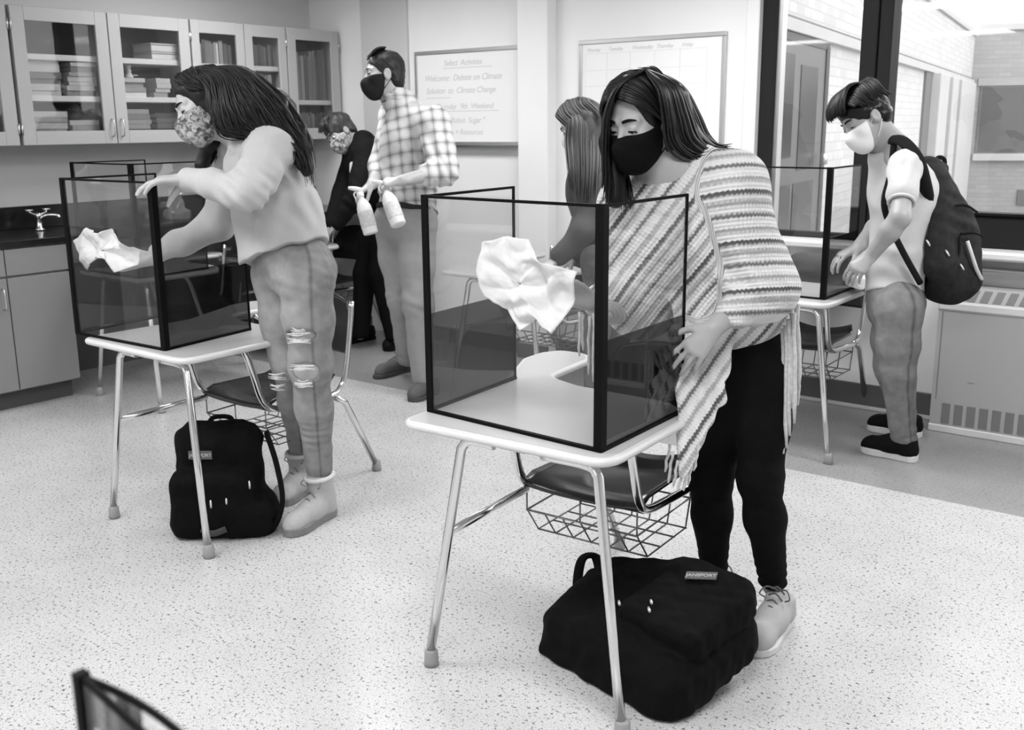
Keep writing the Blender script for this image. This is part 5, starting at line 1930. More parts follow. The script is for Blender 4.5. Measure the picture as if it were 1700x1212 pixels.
# sweatshirt with hood
F_ = Field((-3.75, 1.85, .85), (-2.45, 3.05, 1.56), .0055)
F_.cone((-3.041, 2.353, 1.418), (-3.004, 2.378, 1.313), .085, .122, .04)
F_.cone((-3.004, 2.378, 1.313), (-2.966, 2.406, 1.175), .122, .148, .05)
F_.cone((-2.966, 2.406, 1.175), (-2.922, 2.404, 0.962), .150, .170, .05)
F_.cone((-3.004, 2.346, 1.426), B_['ls'], .070, .075, .04)
F_.cone((-3.103, 2.395, 1.417), B_['rs'], .070, .070, .04)
limb(F_, [B_['ls'], lerp(B_['ls'], B_['le'], .6), B_['le'], lerp(B_['le'], B_['lw'], .55), lerp(B_['le'], B_['lw'], .98)], [.072, .066, .060, .050, .036], .03)
limb(F_, [B_['rs'], B_['re'], lerp(B_['re'], B_['rw'], .55), lerp(B_['re'], B_['rw'], .85)], [.070, .058, .050, .038], .03)
F_.cone((-3.013, 2.299, 1.470), (-2.960, 2.365, 1.463), .036, .036, .02)          # hood folded at the nape
F_.cone((-3.113, 2.375, 1.463), (-3.041, 2.430, 1.458), .036, .036, .02)
F_.cone((-2.960, 2.365, 1.463), (-3.041, 2.430, 1.458), .036, .036, .02)
F_.cone((-3.013, 2.299, 1.470), (-3.006, 2.274, 1.409), .026, .018, .02)
F_.cone(B_['neck'], hd.p(0, -.02, -.11), .056, .060, .015, 'cut')
bw = V3((-2.946, 2.407, 1.038))
F_.plane(tuple(bw), (0.363, 0.011, -0.933))
F_.warp(fold_fn([(B_['le'], (0.364, 0.519, 0.774), .035, .09, .006), ((-2.888, 2.308, 1.298), (0.279, 0.466, 0.823), .06, .12, .006), ((-2.822, 2.407, 1.233), (0.653, 0.631, 0.381), .06, .12, .006), ((-2.939, 2.135, 1.295), (0.772, 0.638, 0.088), .03, .05, .003), ((-2.891, 2.289, 1.197), (0.772, 0.552, -0.204), .08, .15, .006)], noise=.003, nsc=24, seed=61, ridge=.011, rsc=17, rax=(0.220, 0.462, 0.970)))
sw = F_.build('sweatshirt', M['sweatshirt'], girl, 2)
MB().tube(smooth_path([(-2.969, 2.278, 1.436), (-2.969, 2.260, 1.376), (-2.970, 2.249, 1.319)], 4), .0035, 6).build('drawstring', M['sweatshirt'], sw)

# ripped jeans
F_ = Field((-3.55, 1.95, .10), (-2.4, 3.1, 1.12), .006)
F_.cone((-2.933, 2.418, 1.040), B_['pel'], .115, .118, .05)
F_.cone(B_['pel'], (-2.864, 2.478, 0.969), .100, .070, .05)
for s in 'lr':
    limb(F_, [B_['pel'], B_[s + 'h'], lerp(B_[s + 'h'], B_[s + 'k'], .5), B_[s + 'k'], lerp(B_[s + 'k'], B_[s + 'a'], .35), lerp(B_[s + 'k'], B_[s + 'a'], 1.0)], [.100, .092, .086, .072, .064, .046], .04)
rips = [((-2.787, 2.322, 0.769), .055, .020), ((-2.780, 2.325, 0.627), .060, .036), ((-2.964, 2.359, 0.571), .045, .026)]
for (c, w_, h_) in rips:
    F_.ell(c, (w_, w_, h_), None, .004, 'cut')
F_.warp(fold_fn([(B_['lh'], (0.102, 0.369, 0.971), .04, .10, .004), (B_['lk'], (0, 0, 1), .05, .08, .003), ((-2.817, 2.382, 0.343), (0, 0, 1), .03, .08, .005)], noise=.0025, nsc=26, seed=62, ridge=.006, rsc=22, rax=(0.758, 0.656, 0.185)))
F_.plane((0, 0, .150), (0, 0, -1))
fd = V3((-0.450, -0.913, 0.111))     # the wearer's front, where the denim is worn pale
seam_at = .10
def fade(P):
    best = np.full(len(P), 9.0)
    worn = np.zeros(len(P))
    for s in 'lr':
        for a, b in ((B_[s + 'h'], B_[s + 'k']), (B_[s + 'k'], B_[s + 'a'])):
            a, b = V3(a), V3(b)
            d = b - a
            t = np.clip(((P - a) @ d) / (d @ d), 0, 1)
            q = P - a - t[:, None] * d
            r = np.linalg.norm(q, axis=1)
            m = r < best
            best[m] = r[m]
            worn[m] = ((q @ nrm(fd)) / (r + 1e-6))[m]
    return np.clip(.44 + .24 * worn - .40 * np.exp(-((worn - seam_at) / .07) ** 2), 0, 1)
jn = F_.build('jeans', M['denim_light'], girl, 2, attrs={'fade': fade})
rs_ = random.Random(8)
for (c, w_, h_) in rips:
    c = V3(c)
    for k in range(16):
        z = c[2] + (h_ * .8) * (1 if k % 2 else -1) + rs_.uniform(-.012, .010)
        x0 = V3((-0.785, -0.619, 0.009)) * w_ * rs_.uniform(.3, .75)
        p = [c + x0 + V3((0.007, -0.009, 0.003)), c + V3((0.018, -0.023, 0.007)), c - x0 + V3((0.007, -0.009, 0.003))]
        p = [V3((q[0], q[1], z + rs_.uniform(-.005, .005))) for q in p]
        MB().tube(smooth_path(p, 3), .0013, 5).build('frayed_thread', M['denim_thread'], jn)
shoe(girl, (-2.931, 2.560, 0.000), (-2.880, 2.286, 0.000), M['boot_nubuck'], M['boot_sole'], M['boot_sole'], True, 1.0, 'boot', .032, M['boot_collar'])
shoe(girl, (-3.216, 2.690, 0.000), (-3.156, 2.473, 0.000), M['boot_nubuck'], M['boot_sole'], M['boot_sole'], True, 1.0, 'boot', .032, M['boot_collar'])
towel('paper_towel', 'crumpled white paper towel held inside the left shield by the girl in ripped jeans',
      [(-3.786, 2.100, 1.061), (-3.689, 2.090, 1.113), (-3.588, 2.080, 1.100), (-3.536, 2.100, 1.119), (-3.456, 2.090, 1.073), (-3.431, 2.130, 1.045), (-3.440, 2.150, 0.989), (-3.507, 2.090, 0.963), (-3.532, 2.080, 1.003), (-3.615, 2.080, 1.015), (-3.675, 2.090, 0.987), (-3.725, 2.100, 0.950), (-3.726, 2.080, 0.989)],
      (-3.575, 2.100, 1.038), 71)

# ---------------------------------------------------------------- man in the plaid shirt
def plaid(nt, tc):
    g = nd(nt, 'ShaderNodeAttribute'); g.attribute_name = 'warp_u'
    h = nd(nt, 'ShaderNodeAttribute'); h.attribute_name = 'warp_v'
    def bands(x, per, w_):
        fr = math_node(nt, 'FRACT', math_node(nt, 'MULTIPLY', x, 1 / per))
        d = math_node(nt, 'ABSOLUTE', math_node(nt, 'SUBTRACT', fr, .5))
        s = math_node(nt, 'SUBTRACT', 1.0, math_node(nt, 'MULTIPLY', d, 1 / w_))
        return math_node(nt, 'MAXIMUM', s, 0.0)
    a = math_node(nt, 'ADD', bands(g.outputs['Fac'], .058, .26), math_node(nt, 'MULTIPLY', bands(g.outputs['Fac'], .029, .12), .35))
    b = math_node(nt, 'ADD', bands(h.outputs['Fac'], .062, .26), math_node(nt, 'MULTIPLY', bands(h.outputs['Fac'], .031, .12), .35))
    return math_node(nt, 'MULTIPLY', math_node(nt, 'ADD', a, b), .5)
ramp_mat('plaid_cotton', plaid, [(0.0, .66), (.25, .56), (.5, .36), (.8, .20), (1.0, .14)], .9)
mat('khaki', 0.30, 0.9, noise=0.06, nscale=30, bump=0.1, bscale=300)
mat('belt', 0.03, 0.5)
mat('shoe_suede', 0.10, 0.8)
mat('shoe_sole_dark', 0.06, 0.7)
mat('bottle_white', 0.80, 0.35)
mat('bottle_label', 0.62, 0.5, noise=0.15, nscale=60)
mat('mask_grey', 0.020, 0.8)

C_ = dict(pel=(-4.044, 4.140, 0.980), waist=(-4.022, 4.172, 1.116), chest=(-3.989, 4.178, 1.401), neck=(-4.025, 4.150, 1.579), head=(-4.103, 4.094, 1.731),
          ls=(-3.783, 4.130, 1.486), le=(-3.650, 4.059, 1.246), lw=(-3.715, 3.813, 1.207), rs=(-4.181, 4.245, 1.521), re=(-4.176, 4.119, 1.262), rw=(-4.038, 3.915, 1.175),
          lh=(-3.941, 4.137, 0.958), rh=(-4.131, 4.166, 0.947), lk=(-3.887, 4.081, 0.538), rk=(-4.068, 4.144, 0.529), la=(-3.874, 4.086, 0.090), ra=(-4.276, 4.389, 0.090))
man = person('person', (-4.05, 4.20, 0), 'man in a plaid shirt and khaki trousers holding two white spray bottles')
hd = Head(C_['head'], (-0.541, -0.816, 0.018), (-0.118, 0.196, 0.974), 1.02)
F_ = Field((-4.65, 3.45, .03), (-3.45, 4.75, 1.92), .006)
hd.skull(F_)
hd.lids(F_, .4)
F_.cone(hd.p(0, -.035, -.07), C_['neck'], .056, .062, .03)
F_.cone(C_['neck'], C_['chest'], .07, .11, .05)
F_.cone(C_['chest'], C_['pel'], .11, .10, .05)
for s in 'lr':
    limb(F_, [C_['neck'], C_[s + 's'], C_[s + 'e'], C_[s + 'w']], [.06, .05, .043, .030])
    limb(F_, [C_['pel'], C_[s + 'h'], C_[s + 'k'], C_[s + 'a']], [.09, .075, .050, .036])
hand(F_, C_['lw'], (-0.763, -0.569, -0.100), (0.293, -0.358, 0.878), 1, (.55, .6, .6, .6), (.4, .5), .05, 1.08)
hand(F_, C_['rw'], (-0.325, -0.725, -0.472), (-0.304, -0.410, 0.754), -1, (.55, .6, .6, .6), (.4, .5), .05, 1.08)
F_.plane((0, 0, .06), (0, 0, -1))
body = F_.build('body', M['skin_c'], man, 1)
hd.eyes(body, .4, (0, 1, -.1))
hd.brows(body, M['lash'], .0036)
hd.mask(man, M['mask_grey'], .005, .014, -.010)
H_ = Field(hd.c - .19, hd.c + .19, .005)
hd.ell(H_, 0, -.018, .050, (.084, .100, .090), .02)
hd.ell(H_, 0, -.055, -.010, (.078, .056, .075), .02)
hd.ell(H_, 0, .105, -.025, (.10, .085, .092), .010, 'cut')
for s in (-1, 1):
    hd.ell(H_, s * .085, .012, -.045, (.03, .035, .055), .008, 'cut')
H_.warp(lambda P: .003 * vnoise(P, 150, 12) + .002 * vnoise(P, 300, 14))
quiff = [[hd.p(r, -.01, .140), hd.p(r, .030, .135), hd.p(r * 1.02, .058, .118), hd.p(r * 1.05, .076, .096)] for r in (-.060, -.02, .02, .060)]
locks(man, [(quiff, 200, .004)], M['hair_short'], 'hair', H_, 23, (.004, .002))
# shirt
F_ = Field((-4.65, 3.45, .85), (-3.45, 4.75, 1.66), .006)
F_.cone((-4.021, 4.161, 1.519), C_['chest'], .10, .165, .05)
F_.cone(C_['chest'], (-4.014, 4.151, 1.069), .165, .158, .05)
F_.cone((-3.930, 4.150, 1.503), C_['ls'], .085, .085, .04)
F_.cone((-4.088, 4.211, 1.510), C_['rs'], .085, .085, .04)
limb(F_, [C_['ls'], lerp(C_['ls'], C_['le'], .6), C_['le'], lerp(C_['le'], C_['lw'], .38)], [.088, .078, .070, .060], .03)
limb(F_, [C_['rs'], C_['re'], lerp(C_['re'], C_['rw'], .45)], [.085, .068, .056], .03)
F_.cone(C_['neck'], lerp(C_['neck'], hd.p(0, -.03, -.09), .5), .090, .080, .02)
F_.cone(lerp(C_['neck'], C_['chest'], -.1), hd.p(0, -.03, -.09), .052, .064, .01, 'cut')
F_.plane((-4.003, 4.157, 1.016), (0.039, -0.258, -0.973))
F_.warp(fold_fn([(C_['le'], (0.548, 0.606, 0.577), .05, .10, .008), ((-3.890, 4.092, 1.157), (0.259, 0.493, 0.969), .07, .15, .007), ((-3.756, 4.059, 1.349), (0.667, 0.613, 0.284), .07, .12, .008)], noise=.003, nsc=22, seed=81, ridge=.010, rsc=15, rax=(0.102, 0.369, 0.971)))
ur, uv = V3((0.681, 0.752, 0.054)), V3((-0.212, 0.122, 0.975))
sh = F_.build('shirt', M['plaid_cotton'], man, 2, attrs={'warp_u': lambda P: P @ ur + 9, 'warp_v': lambda P: P @ uv + 9})
cn = lerp(C_['neck'], hd.p(0, -.03, -.09), .42)
cx_, cy_ = nrm((-0.632, -0.646, 0.395)), nrm((-0.762, 0.639, -0.225))
co = MB().tube([V3(cn) + (cx_ * math.cos(t) * .082 + cy_ * math.sin(t) * .072) + V3((0.002, -0.003, -0.018)) * math.cos(t) for t in np.linspace(0, 2 * math.pi, 26, endpoint=False)], .019, 8, closed=True).build('collar', M['plaid_cotton'], sh)
for an, fn in (('warp_u', lambda P: P @ ur + 9), ('warp_v', lambda P: P @ uv + 9)):
    P_ = np.array([v.co[:] for v in co.data.vertices])
    co.data.attributes.new(an, 'FLOAT', 'POINT').data.foreach_set('value', fn(P_).astype(np.float32))
# trousers
F_ = Field((-4.65, 3.65, .03), (-3.45, 4.85, 1.16), .006)
F_.cone((-4.019, 4.155, 1.052), C_['pel'], .140, .142, .05)
for s in 'lr':
    limb(F_, [C_['pel'], C_[s + 'h'], lerp(C_[s + 'h'], C_[s + 'k'], .5), C_[s + 'k'], lerp(C_[s + 'k'], C_[s + 'a'], .95)], [.125, .115, .100, .082, .065], .04)
F_.warp(fold_fn([(C_['lk'], (0.181, 0.431, 0.970), .07, .12, .004), (C_['rk'], (-0.447, -0.064, 0.978), .07, .12, .004), (C_['ra'], (0.102, 0.369, 0.971), .05, .12, .006), (C_['rh'], (0.364, 0.519, 0.774), .06, .14, .005)], noise=.003, nsc=22, seed=82, ridge=.007, rsc=15, rax=(-0.055, 0.246, 0.973)))
F_.plane((0, 0, .075), (0, 0, -1))
F_.build('trousers', M['khaki'], man, 2)
q = V3((-4.015, 4.151, 1.026))
rx, ry = nrm((0.801, 0.597, -0.126)), nrm((-0.605, 0.763, -0.227))
MB().tube([q + rx * .156 * math.cos(t) + ry * .156 * math.sin(t) for t in np.linspace(0, 2 * math.pi, 28, endpoint=False)], .017, 8, closed=True, flat=(V3((-0.133, 0.184, 0.974)), 1.0)).build('belt', M['belt'], man)
shoe(man, (-3.870, 4.187, 0.000), (-3.840, 3.950, 0.000), M['shoe_suede'], M['shoe_sole_dark'], M['shoe_sole_dark'], h=.006)
shoe(man, (-4.386, 4.586, 0.000), (-4.379, 4.202, 0.000), M['shoe_suede'], M['shoe_sole_dark'], M['shoe_sole_dark'], h=.006)

def spray_bottle(base, top, label):
    """bottle axis from base to neck"""
    base, top = V3(base), V3(top)
    ax = nrm(top - base)
    o = world_root('spray_bottle', tuple(base))
    tag(o, label, 'bottle', 'white spray bottles')
    e1 = nrm(np.cross(ax, (-0.605, 0.763, -0.227))); e2 = np.cross(ax, e1)
    Am = np.array([e1, e2, ax]).T
    MB().lathe([(.034, 0), (.039, .006), (.040, .12), (.038, .145), (.026, .175), (.015, .19), (.015, .205)], base, 20, Am).build('bottle', M['bottle_white'], o)
    MB().lathe([(.0405, .035), (.0407, .04), (.0407, .115), (.0405, .12)], base, 20, Am).build('label', M['bottle_label'], o)
    MB().lathe([(.018, .20), (.019, .203), (.019, .222), (.014, .226)], base, 16, Am).build('cap', M['bottle_white'], o)
    n0 = base + ax * .226
    dr = nrm(V3((-0.798, -0.601, 0.107)))
    hb = MB().tube([n0 - dr * .025 + ax * .012, n0 + dr * .02 + ax * .016, n0 + dr * .055 + ax * .018], [.012, .013, .008], 10).build('spray_head', M['bottle_white'], o)
    MB().tube(smooth_path([n0 + dr * .018, n0 + dr * .034 - ax * .015, n0 + dr * .030 - ax * .045], 4), .004, 8).build('trigger', M['bottle_white'], hb)
    return o
spray_bottle((-3.671, 3.731, 0.992), (-3.769, 3.753, 1.148), 'white spray bottle held upright in the man\'s near hand')
spray_bottle((-3.949, 3.806, 0.927), (-4.013, 3.809, 1.106), 'white spray bottle hanging lower in the man\'s far hand')

# ---------------------------------------------------------------- student in the dark hooded jacket
mat('jacket_black', 0.010, 0.8, noise=.2, nscale=50)
mat('print_white', 0.55, 0.8)
mat('trousers_black', 0.006, 0.85)
mat('shoe_black', 0.008, 0.6)
D_ = dict(pel=(-5.017, 4.980, 0.979), chest=(-5.068, 4.889, 1.247), neck=(-5.095, 4.834, 1.357), head=(-5.167, 4.746, 1.428),
          ls=(-4.940, 4.757, 1.303), le=(-4.877, 4.587, 1.047), lw=(-4.986, 4.513, 0.869), rs=(-5.212, 4.920, 1.296), re=(-5.253, 4.811, 1.041), rw=(-5.212, 4.655, 0.846),
          lh=(-4.936, 4.943, 0.945), rh=(-5.094, 4.998, 0.935), lk=(-4.942, 4.836, 0.514), rk=(-5.133, 4.875, 0.494), la=(-4.859, 4.862, 0.090), ra=(-5.108, 4.784, 0.090))
st_ = person('person', (-5.05, 4.88, 0), 'student in a black hooded jacket and patterned mask bending over a desk by the counter')
hd = Head(D_['head'], (-0.102, -0.880, -0.485), (-0.406, -0.199, 0.855), .98)
F_ = Field((-5.9, 4.2, .03), (-4.5, 5.3, 1.66), .008)
hd.skull(F_)
F_.cone(hd.p(0, -.035, -.07), D_['neck'], .054, .06, .03)
F_.cone(D_['neck'], D_['chest'], .07, .10, .05)
F_.cone(D_['chest'], D_['pel'], .10, .09, .05)
for s in 'lr':
    limb(F_, [D_['neck'], D_[s + 's'], D_[s + 'e'], D_[s + 'w']], [.06, .045, .038, .027])
    limb(F_, [D_['pel'], D_[s + 'h'], D_[s + 'k'], D_[s + 'a']], [.09, .07, .046, .034])
    hand(F_, D_[s + 'w'], (-0.512, -0.329, -0.624), (-0.100, -0.344, 0.873), 1 if s == 'l' else -1, (.3, .3, .3, .3), (.6, .3), .1, 1.0)
body = F_.build('body', M['skin_f'], st_, 1)
hd.eyes(body, .5, (0, 1, -.3))
hd.brows(body, M['lash'], .004)
hd.mask(st_, M['mask_floral'], .006, .012, -.010)
H_ = Field(hd.c - .2, hd.c + .2, .006)
hd.ell(H_, 0, -.016, .052, (.088, .104, .092), .02)
hd.ell(H_, 0, -.05, -.01, (.08, .06, .07), .02)
hd.ell(H_, 0, .105, -.045, (.10, .082, .095), .010, 'cut')
H_.warp(lambda P: .007 * vnoise(P, 90, 19) + .004 * vnoise(P, 170, 20))
curl = [[hd.p(r, .02, .14), hd.p(r * 1.1, .05, .13), hd.p(r * 1.25, .078, .10), hd.p(r * 1.3, .088, .070)] for r in (-.05, -.02, .02, .05)]
locks(st_, [(curl, 120, .006)], M['hair_brown'], 'hair', H_, 24, (.005, .003), wave=.008)
F_ = Field((-5.9, 4.2, .80), (-4.5, 5.29, 1.55), .008)
F_.cone((-5.086, 4.835, 1.338), D_['chest'], .10, .155, .05)
F_.cone(D_['chest'], (-5.017, 4.980, 0.979), .155, .150, .05)
for s in 'lr':
    limb(F_, [D_['chest'], D_[s + 's'], D_[s + 'e'], lerp(D_[s + 'e'], D_[s + 'w'], .95)], [.11, .085, .065, .048], .04)
F_.cone((-4.985, 4.774, 1.390), (-5.158, 4.950, 1.386), .055, .055, .03)
F_.cone((-4.985, 4.774, 1.390), (-4.988, 4.699, 1.323), .05, .035, .03)
F_.cone(D_['neck'], hd.p(0, -.02, -.10), .062, .066, .015, 'cut')
F_.warp(fold_fn([(D_['le'], (0.456, 0.562, 0.675), .06, .12, .008)], noise=.005, nsc=20, seed=91))
jk = F_.build('jacket', M['jacket_black'], st_, 2)
F_ = Field((-5.7, 4.2, 1.0), (-4.6, 5.2, 1.5), .008)
F_.rbox((-5.012, 4.725, 1.208), (.045, .03, .045), .02, np.array([V3((0.785, 0.619, -0.009)), V3((-0.605, 0.763, -0.227)), V3((-0.133, 0.184, 0.974))]), .0)
F_.build('white_print', M['print_white'], jk, 1)
F_ = Field((-5.7, 4.3, .03), (-4.5, 5.29, 1.10), .008)
F_.cone(D_['pel'], D_['pel'], .135, .135, .02)
for s in 'lr':
    limb(F_, [D_['pel'], D_[s + 'h'], lerp(D_[s + 'h'], D_[s + 'k'], .5), D_[s + 'k'], lerp(D_[s + 'k'], D_[s + 'a'], .98)], [.12, .105, .092, .075, .060], .04)
F_.plane((0, 0, .07), (0, 0, -1))
F_.build('trousers', M['trousers_black'], st_, 2)
shoe(st_, (-4.911, 5.010, 0.000), (-4.880, 4.793, 0.000), M['shoe_black'], M['shoe_black'], M['shoe_black'], h=.007)
shoe(st_, (-5.259, 5.063, 0.000), (-5.287, 4.788, -0.000), M['shoe_black'], M['shoe_black'], M['shoe_black'], h=.007)

# ---------------------------------------------------------------- girl with long brown hair by the back wall
mat('dark_top', 0.060, 0.9, noise=.1, nscale=40)
E_ = dict(pel=(-2.841, 4.372, 0.845), chest=(-2.886, 4.299, 1.161), neck=(-2.907, 4.276, 1.315), head=(-2.918, 4.233, 1.465),
          ls=(-2.818, 4.172, 1.212), le=(-2.800, 4.077, 0.977), lw=(-2.893, 4.005, 0.849), rs=(-2.928, 4.442, 1.227), re=(-2.933, 4.399, 0.958), rw=(-2.979, 4.254, 0.817),
          lh=(-2.815, 4.278, 0.811), rh=(-2.843, 4.459, 0.790))
gE = V3(E_['pel'])
for s, o in (('l', V3((-0.011, -0.083, 0.014))), ('r', V3((0.011, 0.083, -0.014)))):
    E_[s + 'k'] = (gE[0] + o[0], gE[1] + o[1], .47)
    E_[s + 'a'] = (gE[0] + o[0] * 1.2, gE[1] + o[1] * 1.2, .09)
ge = person('person', (float(gE[0]), float(gE[1]), 0), 'girl with long straight brown hair and dark top behind the woman in the poncho')
hd = Head(E_['head'], (-0.728, -0.456, -0.476), (-0.251, 0.091, 0.975), .97)
F_ = Field(gE * V3((1, 1, 0)) + V3((-.7, -.75, .03)), gE * V3((1, 1, 0)) + V3((.5, .55, 1.70)), .008)
hd.skull(F_)
F_.cone(hd.p(0, -.035, -.07), E_['neck'], .050, .055, .03)
F_.cone(E_['neck'], E_['chest'], .07, .10, .05)
F_.cone(E_['chest'], E_['pel'], .10, .09, .05)
for s in 'lr':
    limb(F_, [E_['neck'], E_[s + 's'], E_[s + 'e'], E_[s + 'w']], [.06, .042, .036, .026])
    limb(F_, [E_['pel'], E_[s + 'h'], E_[s + 'k'], E_[s + 'a']], [.09, .07, .046, .034])
    hand(F_, E_[s + 'w'], (-0.362, -0.678, -0.435), (-0.100, -0.344, 0.873), 1 if s == 'l' else -1, (.3, .3, .3, .3), (.6, .3), .1, .95)
body = F_.build('body', M['skin_b'], ge, 1)
hd.eyes(body, .5, (0, 1, -.3))
hd.brows(body, M['lash'], .004)
hd.mask(ge, M['mask_white'], .006, .012, -.010)
H_ = Field(hd.c - V3((.35, .35, .45)), hd.c + .22, .007)
hd.ell(H_, 0, -.018, .044, (.088, .104, .094), .02)
hd.ell(H_, 0, .100, -.035, (.075, .080, .098), .012, 'cut')
H_.cone(hd.p(-.02, -.05, .0), (-2.833, 4.168, 1.240), .085, .065, .03)
H_.cone(hd.p(.02, -.05, .0), (-2.861, 4.314, 1.234), .080, .065, .03)
fall = [[hd.p(0, .05, .132), (-2.924, 4.136, 1.507), (-2.914, 4.111, 1.396), (-2.850, 4.042, 1.259), (-2.829, 4.018, 1.122)],
        [hd.p(0, .02, .140), (-2.870, 4.153, 1.507), (-2.835, 4.118, 1.382), (-2.802, 4.077, 1.245), (-2.790, 4.041, 1.094)],
        [hd.p(0, -.02, .142), (-2.830, 4.210, 1.506), (-2.790, 4.179, 1.381), (-2.753, 4.115, 1.244), (-2.739, 4.077, 1.079)],
        [hd.p(0, -.05, .138), (-2.835, 4.307, 1.492), (-2.800, 4.297, 1.364), (-2.771, 4.256, 1.238), (-2.764, 4.222, 1.103)],
        [hd.p(0, -.08, .12), (-2.870, 4.376, 1.463), (-2.842, 4.390, 1.348), (-2.824, 4.365, 1.218), (-2.819, 4.333, 1.094)]]
crown_e = [[hd.p(.0, f0, .142 - f0 * f0 * 6), hd.p(-.035, f0 * 1.05, .136 - f0 * f0 * 6), hd.p(-.068, f0 * 1.05, .112 - f0 * f0 * 5), hd.p(-.092, f0, .065), hd.p(-.098, f0 - .02, .0), hd.p(-.10, f0 - .03, -.07)] for f0 in (.075, .04, 0, -.05, -.09)]
locks(ge, [(fall, 460, .007), (crown_e, 330, .004)], M['hair_brown'], 'hair', H_, 25, (.005, .003))
F_ = Field(gE * V3((1, 1, 0)) + V3((-.7, -.75, .80)), gE * V3((1, 1, 0)) + V3((.5, .55, 1.5)), .008)
F_.cone((-2.895, 4.274, 1.278), E_['chest'], .09, .135, .05)
F_.cone(E_['chest'], E_['pel'], .135, .135, .05)
for s in 'lr':
    limb(F_, [E_['chest'], E_[s + 's'], E_[s + 'e'], lerp(E_[s + 'e'], E_[s + 'w'], .9)], [.10, .070, .058, .045], .04)
F_.warp(fold_fn([], noise=.005, nsc=20, seed=95))
F_.cone(E_['neck'], hd.p(0, -.02, -.10), .058, .062, .015, 'cut')
F_.build('top', M['dark_top'], ge, 2)
F_ = Field(gE * V3((1, 1, 0)) + V3((-.5, -.55, .03)), gE * V3((1, 1, 0)) + V3((.5, .55, 1.08)), .008)
for s in 'lr':
    limb(F_, [E_['pel'], E_[s + 'h'], E_[s + 'k'], E_[s + 'a']], [.13, .100, .066, .050], .04)
F_.plane((0, 0, .08), (0, 0, -1))
F_.build('jeans', M['denim_mid'], ge, 2, attrs={'fade': lambda P: np.full(len(P), .2)})
for s in 'lr':
    a = V3(E_[s + 'a']) * V3((1, 1, 0))
    shoe(ge, a - nrm((-0.707, -0.557, 0.008)) * .05, a + nrm((-0.707, -0.557, 0.008)) * .19, M['shoe_black'], M['sole_white'], M['shoe_black'], h=.007)

# ---------------------------------------------------------------- boy with the backpack by the window
mat('tshirt_grey', 0.56, 0.95, noise=.04, nscale=150)
mat('pack_grey', 0.028, 0.75, noise=.25, nscale=40, bump=.2, bscale=400)
mat('pack_strap', 0.014, 0.8)
mat('zip_light', 0.6, 0.5)
G_ = dict(pel=(-1.456, 4.536, 0.698), waist=(-1.470, 4.548, 0.867), chest=(-1.476, 4.579, 1.163), neck=(-1.530, 4.542, 1.359), head=(-1.614, 4.459, 1.480),
          ls=(-1.419, 4.402, 1.298), le=(-1.366, 4.228, 1.099), lw=(-1.465, 4.209, 0.945), rs=(-1.586, 4.739, 1.291), re=(-1.579, 4.675, 1.056), rw=(-1.611, 4.458, 0.940),
          lh=(-1.416, 4.459, 0.687), rh=(-1.485, 4.608, 0.666), lk=(-1.403, 4.465, 0.409), rk=(-1.485, 4.633, 0.398), la=(-1.382, 4.554, 0.090), ra=(-1.470, 4.822, 0.090))
boy = person('person', (-1.45, 4.68, 0), 'boy in a grey T-shirt and white mask with a backpack by the window')
hd = Head(G_['head'], (-0.536, -0.716, -0.452), (-0.401, -0.042, 0.929), 1.02)
F_ = Field((-2.0, 3.85, .03), (-.95, 5.15, 1.72), .006)
hd.skull(F_)
hd.lids(F_, .6)
F_.cone(hd.p(0, -.035, -.07), G_['neck'], .056, .062, .03)
F_.cone(G_['neck'], G_['chest'], .07, .10, .05)
F_.cone(G_['chest'], G_['pel'], .10, .09, .05)
for s in 'lr':
    limb(F_, [G_['neck'], G_[s + 's'], lerp(G_[s + 's'], G_[s + 'e'], .5), G_[s + 'e'], lerp(G_[s + 'e'], G_[s + 'w'], .35), G_[s + 'w']], [.06, .048, .044, .039, .040, .029])
    limb(F_, [G_['pel'], G_[s + 'h'], G_[s + 'k'], G_[s + 'a']], [.09, .07, .046, .034])
hand(F_, G_['lw'], (-0.462, -0.555, -0.636), (0.149, -0.745, 0.623), 1, (.45, .5, .5, .5), (.5, .5), .05, 1.02)
hand(F_, G_['rw'], (-0.521, -0.636, -0.311), (-0.095, -0.188, 0.946), -1, (.4, .4, .4, .4), (.5, .4), .05, 1.02)
F_.plane((0, 0, .06), (0, 0, -1))
body = F_.build('body', M['skin_f'], boy, 1)
hd.eyes(body, .6, (0, 1, -.4))
hd.brows(body, M['lash'], .0042)
hd.mask(boy, M['mask_white'], .005, .008, -.012, strap=M['loop_white'], rear=.036)
H_ = Field(hd.c - .2, hd.c + .2, .005)
hd.ell(H_, 0, -.014, .054, (.088, .104, .092), .02)
hd.ell(H_, 0, -.055, .0, (.080, .058, .065), .02)
hd.ell(H_, 0, .108, -.030, (.10, .080, .082), .010, 'cut')
for s in (-1, 1):
    hd.ell(H_, s * .088, .006, -.040, (.035, .042, .055), .008, 'cut')
H_.warp(lambda P: .004 * vnoise(P, 110, 29) + .003 * vnoise(P, 220, 30))
fr_ = [[hd.p(r * .6, -.03, .150), hd.p(r * .9, .03, .152), hd.p(r * 1.08, .076, .122), hd.p(r * 1.08, .098, .088), hd.p(r * 1.05, .100, .064)] for r in (-.075, -.04, 0, .04, .075)]
sd_ = [[hd.p(-.02, f, .150 - max(0, f) * .35), hd.p(-.062, f, .122 - max(0, f) * .3), hd.p(-.090, f * .9, .075), hd.p(-.098, f - .01, .035 + max(0, f) * .5)] for f in (-.09, -.05, 0, .04, .075)]
locks(boy, [(fr_, 420, .005), (sd_, 300, .004)], M['hair_black'], 'hair', H_, 26, (.0042, .002))
F_ = Field((-2.0, 3.85, .70), (-.95, 5.15, 1.50), .006)
